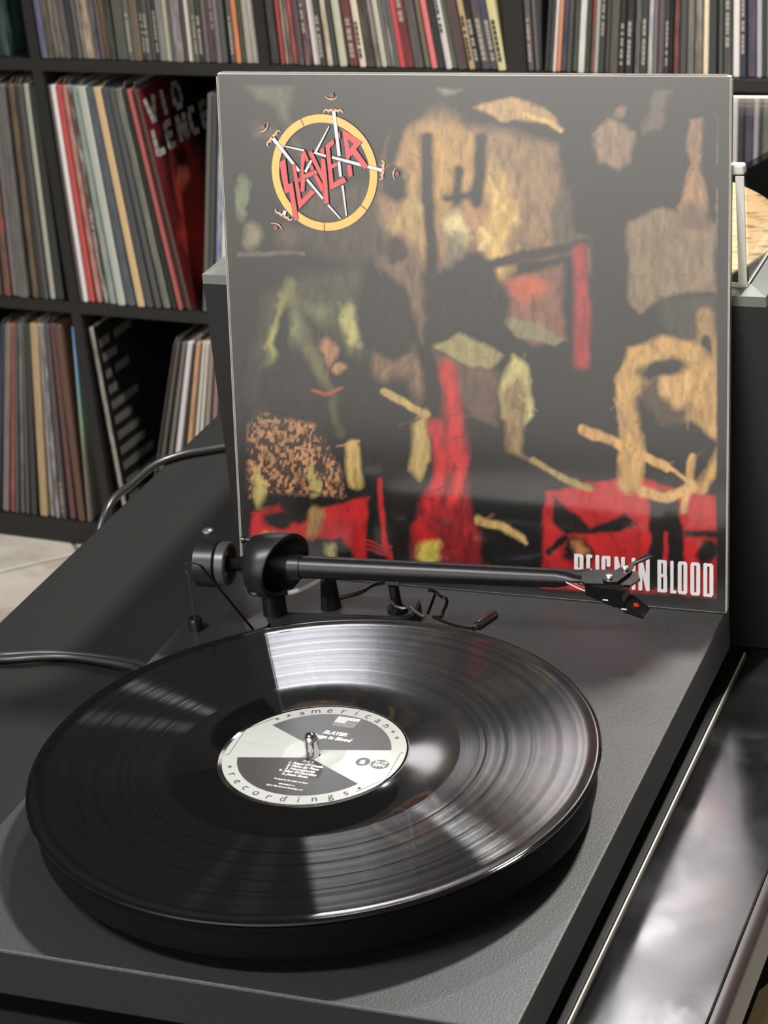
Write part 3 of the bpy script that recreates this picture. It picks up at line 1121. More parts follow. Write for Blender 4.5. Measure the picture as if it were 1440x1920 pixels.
sub('headshell', plate(bmesh.new(), [(235, 528), (340, 490), (640, 490), (970, 515), (1010, 610), (870, 700), (600, 685), (260, 672), (215, 640)], HZ, 0.0016), arm_g)
bm = plate(bmesh.new(), [(505, 610), (520, 575), (600, 545), (720, 470), (770, 445), (800, 430), (850, 425), (900, 440), (880, 520), (700, 655), (560, 655)], HZ + 0.0016, 0.0015)
f0, f1, f2, f3 = hp(800, 440, HZ + .0015), hp(880, 515, HZ + .0015), hp(1180, 300, HZ + .0045), hp(1120, 270, HZ + .0045)
w4 = [f0, f1, hp(935, 410, HZ + .0015), hp(905, 385, HZ + .0015)]
for quad in ([w4[0], w4[1], w4[2], w4[3]], [w4[3], w4[2], f2, f3]):
    hi = [bm.verts.new(p) for p in quad]
    lo = [bm.verts.new(p - Vector((0, 0, .0013))) for p in quad]
    bm.faces.new(hi); bm.faces.new(lo[::-1])
    for i in range(4):
        bm.faces.new((hi[i], lo[i], lo[(i + 1) % 4], hi[(i + 1) % 4]))
bmesh.ops.recalc_face_normals(bm, faces=bm.faces[:])
sub('finger_lift', bm, arm_g)
silver = mat('silver_screw', (215, 213, 208), 0.3, metal=0.9)
for p in ((595, 598), (812, 480)):
    q = hp(*p, HZ + .0016)
    bm = bmesh.new()
    lathe(bm, [(0.0004, 0.0017), (0.0018, 0.0016), (0.0022, 0.0009), (0.0022, 0.0001), (0, 0.0001)], 20, Matrix.Translation(q))
    bx = box(bm, -0.0013, 0.0013, -0.0003, 0.0003, 0.0016, 0.0018, M=Matrix.Translation(q))
    sub('screw', bm, silver, True, 'small silver screw')
c0 = hp(600, 640, HZ)
ca = math.atan2(D.y, D.x)
CM = Matrix.Translation((c0.x, c0.y, HZ)) @ Matrix.Rotation(ca - R(8), 4, 'Z')
bm = bmesh.new()
for pr_, y0, y1 in (([(-0.013, -0.0018), (0.009, -0.0018), (0.009, -0.006), (0.0105, -0.0125), (0.004, -0.0135), (-0.006, -0.010), (-0.013, -0.0075)], -0.0062, 0.0062),):
    prism(bm, pr_, y0, y1, CM @ Matrix(((1, 0, 0, 0), (0, 0, 1, 0), (0, 1, 0, 0), (0, 0, 0, 1))))
cart = sub('cartridge', bm, arm_g)
bm = bmesh.new()
G = lambda x, y, z: CM @ Vector((x, y, z))
prism(bm, [(0.0045, -0.0125), (0.0112, -0.0105), (0.0215, -0.0178), (0.0208, -0.0192), (0.010, -0.0165)], -0.0058, 0.0058, CM @ Matrix(((1, 0, 0, 0), (0, 0, 1, 0), (0, 1, 0, 0), (0, 0, 0, 1))))
sub('stylus_guard', bm, mat('clear_black_plastic', (26, 26, 26), 0.12, spec=0.7))
bm = bmesh.new()
q = CM @ Vector((0.0155, -0.001, -0.0133))
nrm = (CM.to_3x3() @ Vector((0.58, 0, 0.82))).normalized()
lathe(bm, [(0.0016, -0.0006), (0.0016, 0.0005), (0, 0.0006)], 16, frame(q, nrm))
sub('red_dot', bm, mat('red_paint', (214, 52, 40), 0.4), True, 'small red dot on the stylus')
for yy, xx, zz in ((-0.0063, -0.001, -0.0092), (-0.0060, 0.0098, -0.0140)):
    bm = bbox(xx - 0.0016, xx + 0.0016, yy - 0.0002, yy + 0.0002, zz - 0.0004, zz + 0.0003, M=CM)
    sub('white_mark', bm, mat('white_ink', (225, 225, 220), 0.5))
for k, (yy, rgb) in enumerate(((-0.005, (200, 196, 180)), (-0.0015, (180, 50, 40)), (0.002, (60, 110, 70)), (0.005, (50, 70, 130)))):
    pts = smooth_path([G(-0.012, yy, -0.006), G(-0.018, yy * .7, -0.0052), G(-0.026, yy * .4, -0.0030)], 5)
    bm = bmesh.new()
    tube(bm, pts, 0.00045, 6)
    sub('lead_wire', bm, mat('lead_%d' % k, rgb, 0.5))
# counterweight and its stub
bm = bmesh.new()
lathe(bm, [(0, -45), (13.6, -45), (14.6, -44), (14.6, -32.2), (13.6, -31.4), (0, -31.4)], 64, MM)
sub('counterweight', bm, arm_m, True)
bm = bmesh.new()
lathe(bm, [(4, -31.3), (12.6, -31.3), (13.3, -30.6), (13.3, -25.6), (12.6, -24.8), (10.6, -24.8), (10.2, -26.6), (4.6, -26.6)], 64, MM)
sub('scale_ring', bm, mat('grey_scale_ring', (58, 58, 60), 0.35, spec=0.6), True, 'dark grey stylus force ring')
for k in range(6):
    a = k * math.pi / 3 + .4
    bm = bmesh.new()
    lathe(bm, [(0, 0.0), (1.3, 0.0), (1.3, 0.5), (0, 0.5)], 12, MM @ Matrix.Translation((7.6 * math.cos(a), 7.6 * math.sin(a), -26.5)))
    sub('ring_hole', bm, silver if k % 2 else arm_g, True)
bm = bmesh.new()
lathe(bm, [(4.1, -26.5), (4.4, -18), (5.2, -17), (5.2, -10), (0, -10)], 32, MM)
lathe(bm, [(0, -44), (4.1, -44), (4.1, -24)], 32, MM)
sub('stub', bm, arm_g, True)
# bearing housing: a thick ring whose front is cut on a slant (the top reaches further forward)
bm = bmesh.new()
n = 56
def ringpts(r, s, near=0.0, up=0.0):
    # near: how far the camera-side rim is cut back; up: how far the top reaches forward
    return [bm.verts.new(MM @ Vector((r * math.sin(2 * math.pi * k / n), r * math.cos(2 * math.pi * k / n), s - near * math.sin(2 * math.pi * k / n) + up * math.cos(2 * math.pi * k / n)))) for k in range(n)]
rg = [ringpts(7.0, -11.5), ringpts(15.0, -12), ringpts(17.8, -9.5), ringpts(20.0, -1, 2, .5), ringpts(20.2, 8.6, 7.6, 1.9), ringpts(19.9, 10.0, 8.2, 2.1), ringpts(19.2, 10.5, 8.4, 2.1), ringpts(16.9, 10.3, 8.4, 2.1), ringpts(16.2, 9.6, 8.0, 2), ringpts(15.4, 2, 4, 1), ringpts(13, -5), ringpts(7.0, -6)]
for a, b in zip(rg, rg[1:] + rg[:1]):
    for k in range(n):
        bm.faces.new((a[k], a[(k + 1) % n], b[(k + 1) % n], b[k]))
bmesh.ops.recalc_face_normals(bm, faces=bm.faces[:])
hous = tp('bearing_housing', bm, arm_m, True)
bm = bmesh.new()
lathe(bm, [(0, -2.2), (4.2, -2.2), (4.4, -0.4), (3.0, 0.2), (1.6, -0.4), (0, -0.4)], 28, MM @ Matrix.Translation((17.6, -8, -5)) @ Matrix.Rotation(R(90), 4, 'Y') @ Matrix.Scale(1, 4))
tp('bearing_screw', bm, arm_g, True, hous)
bm = bmesh.new()
lathe(bm, [(0, 0), (1.4, 0), (1.4, 9), (2.2, 9), (2.2, 11), (0, 11)], 16, MM @ Matrix.Translation((-9, 12, -8)) @ Matrix.Rotation(R(180), 4, 'Y'))
tp('adjuster_pin', bm, arm_g, True, hous)
for o in (hous.children):
    o.matrix_parent_inverse = Matrix.Identity(4)
bm = bmesh.new()
lathe(bm, [(0, -32.4), (7.4, -32.4), (7.2, -24), (7.2, -19.2), (0, -19.2)], 32, Matrix.Translation(PV) @ Matrix.Scale(.001, 4))
tp('bearing_post', bm, arm_g, True)
# arm base: rounded plate with a lower lobe
BZ = -0.0205


def bpt(px, py, z):
    q = onz(px, py, z)
    return q.x, q.y


def rounded(pts, r=0.008, k=6):
    out = []
    n = len(pts)
    for i in range(n):
        p, a, b = Vector(pts[i]), Vector(pts[i - 1]), Vector(pts[(i + 1) % n])
        da, db = (a - p).normalized(), (b - p).normalized()
        p0, p1 = p + da * r, p + db * r
        for j in range(k + 1):
            t = j / k
            out.append(tuple((1 - t) ** 2 * p0 + 2 * t * (1 - t) * p + t * t * p1))
    return out


fl = Vector(bpt(491, 1147, BZ)); fr = Vector(bpt(772, 1158, BZ))
dirb = (fr - fl).normalized(); nb = Vector((-dirb.y, dirb.x))
pts = rounded([fl, fr, fr + nb * 0.030, fl + nb * 0.034], 0.009)
bm = bmesh.new()
prism(bm, pts, PLINTH + 0.0001, BZ)
bmesh.ops.bevel(bm, geom=[e for e in bm.edges if all(v.co.z > BZ - 1e-5 for v in e.verts)], offset=0.001, segments=2, affect='EDGES')
base = tp('arm_base', bm, mat('dark_grey_base', (46, 46, 46), 0.5, bump=0.1, bscale=700), True)
lb = [Vector(bpt(457, 1166, -0.0285)), Vector(bpt(470, 1184, -0.0285)), Vector(bpt(505, 1172, -0.0285)), Vector(bpt(500, 1140, -0.0285))]
bm = bmesh.new()
prism(bm, rounded(lb, 0.0035, 5), PLINTH + 0.0001, -0.0285)
o = tp('base_lobe', bm, mat('grey_base_lobe', (66, 66, 64), 0.45), True, base)
o.matrix_parent_inverse = Matrix.Identity(4)
# lift post, arm rest, rail and levers
def at(px, py, z):
    return onz(px, py, z)
p1 = at(621, 1138, BZ)
bm = bmesh.new()
lathe(bm, [(0, BZ + .0001), (0.0068, BZ + .0001), (0.0062, BZ + 0.006), (0.0048, ZP - 0.0115), (0.0040, ZP - 0.0105), (0, ZP - 0.0105)], 8, Matrix.Translation((p1.x, p1.y, 0)))
tp('lift_post', bm, arg := arm_g, False)
rp = smooth_path([at(540, 1112, -0.006), at(560, 1107, -0.006), at(580, 1099, -0.006), at(600, 1088, -0.005)], 6)
bm = bmesh.new(); tube(bm, rp, 0.0016, 10)
tp('lift_rail', bm, mat('pale_metal_rail', (226, 226, 222), 0.35, metal=0.3), True, label='pale curved lift rail')
p2 = at(746, 1146, BZ)
p2t = at(737, 1094, ZP - 0.009)
bm = bmesh.new()
tube(bm, [Vector((p2.x, p2.y, BZ + 0.0001)), Vector(p2).lerp(p2t, .5) , p2t], [0.0034, 0.0032, 0.0031], 16)
lathe(bm, [(0, BZ + .0001), (0.0062, BZ + .0001), (0.0062, BZ + .003), (0.0036, BZ + .004)], 24, Matrix.Translation((p2.x, p2.y, 0)))
rest = tp('arm_rest', bm, arm_g, True)
bm = bbox(-0.0046, 0.0046, -0.0022, 0.0022, -0.0030, 0.0030, 0.0006, M=Matrix.Translation((p2t.x, p2t.y, p2t.z + 0.0026)) @ Matrix.Rotation(ca, 4, 'Z'))
o = tp('rest_clip', bm, mat('grey_clip', (84, 84, 82), 0.4), False, rest, 'grey clip of the arm rest'); o.matrix_parent_inverse = Matrix.Identity(4)
bm = bmesh.new(); tube(bm, smooth_path([at(724, 1092, -0.001), at(700, 1097, -0.001), at(672, 1112, -0.001), at(636, 1121, -0.002)], 5), [0.0011] * 8 + [0.0014] * 8, 10)
o = tp('rest_latch', bm, arm_g, True, rest); o.matrix_parent_inverse = Matrix.Identity(4)
wire = mat('bent_black_wire', (40, 40, 40), 0.2, metal=0.6)
bm = bmesh.new()
tube(bm, smooth_path([at(735, 1128, -.010), at(741, 1136, -.010), at(757, 1140, -.010), at(770, 1138, -.010), at(778, 1146, -.012), at(795, 1157, -.014)], 6), 0.0009, 8)
tp('retaining_wire', bm, mat('bright_wire', (150, 150, 148), 0.25, metal=0.9), True)
bm = bmesh.new()
tube(bm, smooth_path([at(804, 1106, -.008), at(818, 1110, -.008), at(828, 1119, -.008), at(837, 1123, -.009), at(837, 1134, -.014), at(831, 1146, -.018), at(828, 1156, -.021), at(812, 1157, -.021)], 6), 0.0010, 8)
tube(bm, [at(816, 1114, -.009), at(802, 1151, -.021)], 0.0009, 8)
tp('lift_lever', bm, wire, True)
bm = bmesh.new()
h0, h1 = at(888, 1179, -.016), at(928, 1151, -.016)
tube(bm, [h0, h0.lerp(h1, .18), h0.lerp(h1, .2), h1.lerp(h0, .04), h1], [0.0016, 0.0017, 0.0031, 0.0032, 0.0026], 20)
tp('lever_handle', bm, mat('gunmetal_handle', (92, 92, 90), 0.25, metal=0.8), True, label='gunmetal cylinder handle at the record edge')
bm = bmesh.new(); tube(bm, smooth_path([h0, at(850, 1172, -.020), at(812, 1157, -.021)], 6), 0.0009, 8)
tp('handle_rod', bm, wire, True)
# anti-skating rod with thread, speed knob, connector
bm = bmesh.new(); tube(bm, [at(474, 1180, -.0284), at(376, 1060, ZP + .019)], 0.0009, 8)
rod = tp('antiskate_rod', bm, wire, True)
lp = at(350, 1063, ZP + .001)
bm = bmesh.new(); tube(bm, smooth_path([at(376, 1060, ZP + .019), at(362, 1056, ZP + .019), at(347, 1058, ZP + .018), at(344, 1068, ZP + .016), at(352, 1073, ZP + .015), at(357, 1068, ZP + .016)], 6), 0.0004, 6)
o = tp('thread_loop', bm, wire, True, rod); o.matrix_parent_inverse = Matrix.Identity(4)
tz = at(352, 1073, ZP + .015)
bm = bmesh.new(); tube(bm, [tz, Vector((tz.x, tz.y, -0.031))], 0.00018, 5)
o = tp('nylon_thread', bm, mat('nylon', (70, 70, 70), 0.4), True, rod); o.matrix_parent_inverse = Matrix.Identity(4)
kb = at(368, 1180, PLINTH)
bm = bmesh.new()
lathe(bm, [(0, PLINTH + .0001), (0.0043, PLINTH + .0001), (0.0044, -0.0255), (0.0040, -0.0248), (0, -0.0247)], 32, Matrix.Translation((kb.x, kb.y, 0)))
tp('round_peg', bm, arm_g, True)
for y in (0.150, 0.128):
    bm = bmesh.new()
    lathe(bm, [(0, 0), (0.0042, 0), (0.0042, 0.004), (0.0032, 0.0042), (0.0032, 0.007), (0, 0.007)], 20, frame((PX0 - 0.0001, y, -0.052), (-1, 0, 0)))
    tp('output_socket', bm, silver, True, label='silver output socket on the plinth side')

# ------------------------------------------------------------------ record


def vinyl():
    m = bpy.data.materials.new('black_vinyl')
    m.use_nodes = True
    nt = m.node_tree
    b = nt.nodes['Principled BSDF']
    L = nt.links.new
    tc = nt.nodes.new('ShaderNodeTexCoord')
    sp = nt.nodes.new('ShaderNodeSeparateXYZ')
    L(tc.outputs['Object'], sp.inputs[0])
    r = math_node(nt, 'SQRT', math_node(nt, 'ADD', math_node(nt, 'MULTIPLY', sp.outputs[0], sp.outputs[0]), math_node(nt, 'MULTIPLY', sp.outputs[1], sp.outputs[1])))
    cr = nt.nodes.new('ShaderNodeValToRGB')      # 0 = smooth land, 1 = grooved
    cr.color_ramp.interpolation = 'LINEAR'
    e = cr.color_ramp.elements
    e[0].position, e[0].color = 0.0, (0, 0, 0, 1)
    e[1].position, e[1].color = 1.0, (0, 0, 0, 1)
    rr = math_node(nt, 'DIVIDE', r, 0.1505)
    L(rr, cr.inputs[0])
    edges = [(0.512, 0), (0.516, 1)]
    for g in (0.60, 0.672, 0.757, 0.822):
        edges += [(g, 1), (g + 0.0012, 0), (g + 0.0052, 0), (g + 0.0064, 1)]
    edges += [(0.944, 1), (0.947, 0)]
    for p, v in edges:
        k = e.new(p)
        k.color = (v, v, v, 1)
    groove = cr.outputs[0]
    # loudness: the cut varies slowly with radius
    nz = nt.nodes.new('ShaderNodeTexNoise')
    nz.noise_dimensions = '1D'
    nz.inputs['Scale'].default_value = 900
    nz.inputs['Detail'].default_value = 6
    L(r, nz.inputs['W'])
    # grooves: wide blur across the groove, narrow along it, over black; lands: plain mirror gloss
    b.inputs['Base Color'].default_value = (*lin((9, 9, 9)), 1)
    b.inputs['Roughness'].default_value = 0.05
    b.inputs['Specular IOR Level'].default_value = 0.5
    tg = nt.nodes.new('ShaderNodeTangent')
    tg.direction_type = 'RADIAL'
    tg.axis = 'Z'
    an = nt.nodes.new('ShaderNodeBsdfAnisotropic')
    an.distribution = 'GGX'
    an.inputs['Color'].default_value = (1, 1, 1, 1)
    an.inputs['Anisotropy'].default_value = 0.85
    L(math_node(nt, 'MULTIPLY_ADD', nz.outputs['Fac'], 0.08, 0.05), an.inputs['Roughness'])
    L(tg.outputs[0], an.inputs['Tangent'])
    sharp = nt.nodes.new('ShaderNodeBsdfAnisotropic')
    sharp.inputs['Roughness'].default_value = 0.03
    df = nt.nodes.new('ShaderNodeBsdfDiffuse')
    df.inputs['Color'].default_value = (*lin((12, 12, 12)), 1)
    fr = nt.nodes.new('ShaderNodeFresnel')
    fr.inputs['IOR'].default_value = 1.5
    m1 = nt.nodes.new('ShaderNodeMixShader')
    band = nt.nodes.new('ShaderNodeTexNoise')
    band.noise_dimensions = '1D'
    band.inputs['Scale'].default_value = 260
    band.inputs['Detail'].default_value = 8
    band.inputs['Roughness'].default_value = 0.5
    L(r, band.inputs['W'])
    cut = math_node(nt, 'MAXIMUM', math_node(nt, 'MULTIPLY_ADD', band.outputs['Fac'], 1.5, 0.05), 0.15)
    L(math_node(nt, 'MULTIPLY', math_node(nt, 'MULTIPLY', fr.outputs[0], 0.85), cut), m1.inputs[0]); L(df.outputs[0], m1.inputs[1]); L(an.outputs[0], m1.inputs[2])
    m2 = nt.nodes.new('ShaderNodeMixShader')
    L(math_node(nt, 'MULTIPLY', fr.outputs[0], 0.36), m2.inputs[0]); L(m1.outputs[0], m2.inputs[1]); L(sharp.outputs[0], m2.inputs[2])
    m3 = nt.nodes.new('ShaderNodeMixShader')
    L(groove, m3.inputs[0]); L(b.outputs[0], m3.inputs[1]); L(m2.outputs[0], m3.inputs[2])
    out = nt.nodes['Material Output']
    L(m3.outputs[0], out.inputs['Surface'])
    return m


rec = empty('vinyl_record', (0, 0, -0.0023))
tag(rec, 'black vinyl record with a black and white centre label on the turntable', 'record')
REC = Matrix.Translation((0, 0, 0.0023))


def rp_(name, bm, m, smooth=False, parent=None, label=None):
    o = obj(name, bm, m, smooth=smooth)
    o.parent = parent or rec
    if not parent:
        o.matrix_parent_inverse = REC
    if label:
        o['label'] = label
    return o


bm = bmesh.new()
lathe(bm, [(0.0040, -0.0022), (0.050, -0.0022), (0.149, -0.0022), (0.1503, -0.0017), (0.1506, -0.0010), (0.1503, -0.0002), (0.1492, 0.0002), (0.1478, 0.0001), (0.1455, -0.0002), (0.1422, -0.0003), (0.0775, -0.0003), (0.052, -0.0003), (0.0510, 0.0), (0.0500, 0.0), (0.0496, -0.0002), (0.0040, -0.0002)], 256, closed=True)
rp_('disc', bm, vinyl(), True)
LA = Matrix.Translation((0.0003, 0.0010, 0)) @ Matrix.Rotation(R(-3), 4, 'Z') @ Matrix.Scale(0.001, 4)
white_l = mat('label_white', (150, 152, 147), 0.35, coat=0.25, coat_rough=0.2)
black_l = mat('label_black', (44, 42, 40), 0.4, coat=0.25, coat_rough=0.2)
ink_w = mat('label_white_ink', (226, 222, 210), 0.5)
ink_b = mat('label_black_ink', (40, 38, 40), 0.5)


def LZ(h):
    return LA @ Matrix.Translation((0, 0, h))


bm = bmesh.new()
lathe(bm, [(4.05, -0.15), (4.05, 0.02), (16, 0.02), (16.2, 0.07), (17.0, 0.07), (17.2, 0.02), (48.3, 0.02), (48.6, -0.15)], 128, LA)
lab = rp_('centre_label', bm, white_l, True)


def sector(a0, a1, r, apex, h, n=48):
    bm = bmesh.new()
    P = [apex] + [(r * math.cos(R(a0 + (a1 - a0) * k / n)), r * math.sin(R(a0 + (a1 - a0) * k / n))) for k in range(n + 1)]
    rr = 17.6
    vs = []
    # keep clear of the pressed ring: build as a fan from the apex
    c = bm.verts.new(LZ(h) @ Vector((*P[0], 0)))
    vs = [bm.verts.new(LZ(h) @ Vector((*p, 0))) for p in P[1:]]
    for a, b in zip(vs[:-1], vs[1:]):
        bm.faces.new((c, a, b))
    return bm


rp_('black_field', sector(20, 149, 40.6, (0.5, 4.2), 0.10), black_l, parent=lab)
rp_('black_field', sector(200, 329, 40.6, (-0.5, -4.2), 0.10), black_l, parent=lab)


def ring_text(s, a0, a1, r, size, flip, bm):
    n = len(s)
    for i, ch in enumerate(s):
        a = a0 + (a1 - a0) * i / (n - 1)
        rot = a + 90 if flip else a - 90
        M = LZ(0.12) @ Matrix.Rotation(R(a), 4, 'Z') @ Matrix.Translation((r, 0, 0)) @ Matrix.Rotation(R(rot - a), 4, 'Z')
        text_bm(bm, ch, size, M)


def star(bm, a, r, size):
    M = LZ(0.12) @ Matrix.Rotation(R(a), 4, 'Z') @ Matrix.Translation((r, 0, 0)) @ Matrix.Rotation(R(-90), 4, 'Z')
    c = bm.verts.new(M @ Vector((0, 0, 0)))
    vs = [bm.verts.new(M @ Vector(((size if k % 2 == 0 else size * .42) * math.sin(math.pi * k / 5), (size if k % 2 == 0 else size * .42) * math.cos(math.pi * k / 5), 0))) for k in range(10)]
    for k in range(10):
        bm.faces.new((c, vs[(k + 1) % 10], vs[k]))


bm = bmesh.new()
ring_text('american', 124, 54.5, 44.4, 7.4, False, bm)
ring_text('recordings', -138, -43.5, 44.4, 7.4, True, bm)
for a in (142, 133.5, 45, 36, -148, -33.5):
    star(bm, a, 44.5, 1.5)
# banner tails of the white band
for pts in ([(-39.2, 24.6), (-36.8, 28.2), (-44.6, 16.5), (-47.0, 13.2), (-44.0, -12.6), (-45.6, -13.2), (-43.4, -11.6), (-46.5, 13.2), (-44.2, 16.2), (-38.6, 25)],):
    for sgn in (1, -1):
        P = [(sgn * x, sgn * y) for x, y in pts[:6]]
        for a, b in zip(P[:-1], P[1:]):
            bar(bm, a, b, 0.28, 0.12, LA)
rp_('ring_lettering', bm, ink_b, parent=lab)
bm = bmesh.new()


def lt(s, x, y, size, bold=0.0, sx=1.0, align='CENTER', shear=0.0, b=None):
    text_bm(b if b is not None else bm, s, size, LZ(0.14) @ Matrix.Translation((x, y, 0)), bold, sx, align, shear)


lt('SLAYER', 2.2, 21.6, 4.3, 0.17, 0.95, shear=0.2)
lt('Reign In Blood', 2.2, 16.9, 4.3, 0.14, 0.88, shear=0.2)
rp_('title_lettering', bm, ink_w, parent=lab)
bm = bmesh.new()
lt('Side 1', 0.4, -8.2, 2.6, 0.04, 1, shear=0.2)
for k, s in enumerate(('1. Angel Of Death', '2. Piece By Piece', '3. Necrophobic', '4. Altar Of Sacrifice', '5. Jesus Saves')):
    lt(s, 0.4 - 0.25 * k, -11.2 - 2.75 * k, 2.7, 0.07, 1, shear=0.2)
lt('Produced by Rick Rubin and Slayer', -0.2, -27.6, 1.9, 0.02, 0.72, shear=0.2)
lt('B0019060-01-A', -0.6, -31.6, 1.8, 0.02, 0.8)
lt('(P)(C) 1986 American Recordings, LLC', -0.6, -34.2, 1.8, 0.02, 0.72)
rp_('white_lettering', bm, ink_w, parent=lab)
bm = bmesh.new()
# small flag picture: stripes and a panel
for k in range(6):
    w = 13 if k < 3 else 6.5
    bar(bm, (-3.6, 38.2 - k * 1.05), (-3.6 + w, 38.2 - k * 1.05), 0.55, 0.14, LA)
rp_('flag_stripes', bm, ink_w, parent=lab)
bm = bmesh.new()
bar(bm, (-3.6, 30.6), (9.4, 30.6), 3.4, 0.13, LA)
bar(bm, (3.2, 33.6), (9.4, 33.6), 2.6, 0.13, LA)
rp_('flag_panel', bm, mat('label_grey', (104, 102, 100), 0.5), parent=lab)
bm = bmesh.new()
lt('STEREOPHONIC', -32.4, 1.6, 2.8, 0, 1)
lt('(all rights reserved)', -30.4, -1.4, 1.6, 0, 1)
rp_('grey_lettering', bm, mat('label_grey_ink', (160, 162, 158), 0.5), parent=lab)
bm = bmesh.new()
for cx, rx, ry in ((28.4, 3.9, 3.9), (38.0, 5.0, 4.3)):
    c = bm.verts.new(LZ(0.12) @ Vector((cx, -0.6, 0)))
    vs = [bm.verts.new(LZ(0.12) @ Vector((cx + rx * math.cos(2 * math.pi * k / 32), -0.6 + ry * math.sin(2 * math.pi * k / 32), 0))) for k in range(32)]
    for k in range(32):
        bm.faces.new((c, vs[k], vs[(k + 1) % 32]))
rp_('dark_roundels', bm, mat('roundel_ink', (84, 82, 82), 0.5), parent=lab)
bm = bmesh.new()
lt('a', 28.4, -0.4, 7.2, 0.16, 1.0)
lt('33 1/3', 38.0, 1.2, 2.8, 0.06, 0.95)
lt('RPM', 38.0, -1.9, 3.5, 0.12, 1.0)
rp_('roundel_lettering', bm, ink_w, parent=lab)
for o in lab.children:
    o.matrix_parent_inverse = Matrix.Identity(4)

# ------------------------------------------------------------------ big album sleeve leaning at the back of the turntable
S = 0.315
SYAW, TILT = 0.00329, 0.17114
SB = Vector((0.001535, 0.24995, PLINTH + 0.0003))
U = Vector((math.cos(SYAW), math.sin(SYAW), 0))
NB = Vector((-math.sin(SYAW), math.cos(SYAW), 0))
V = Vector((0, 0, 1)) * math.cos(TILT) + NB * math.sin(TILT)
W = U.cross(V)                       # outward, towards the room
FS = Matrix(((U.x, V.x, W.x, SB.x), (U.y, V.y, W.y, SB.y), (U.z, V.z, W.z, SB.z), (0, 0, 0, 1)))
HM = (1.15883013e-03, -5.90171994e-05, -4.63050785e-01, 9.77304607e-05, -1.10589149e-03, 1.14083750e+00, 9.18183693e-05, -6.80468378e-05)


def cover(px, py):
    """measured photo point -> metres on the cover (x from its middle, y from its foot)"""
    d = HM[6] * px + HM[7] * py + 1
    return ((HM[0] * px + HM[1] * py + HM[2]) / d - 0.5) * S, ((HM[3] * px + HM[4] * py + HM[5]) / d) * S


HI = np.linalg.inv(np.array([[HM[0], HM[1], HM[2]], [HM[3], HM[4], HM[5]], [HM[6], HM[7], 1.0]]))
album = empty('album_sleeve', SB)
album.matrix_world = FS
tag(album, 'large album sleeve with yellow ring emblem and dark painted front, leaning behind tonearm', 'record')
bm = bmesh.new()
box(bm, -S / 2, S / 2, 0, S, -0.0048, -0.0004, 0.0007, 2)
o = obj('cover_board', bm, mat('cream_board', (212, 206, 188), 0.5), album)
tag(o, 'cream board edges')


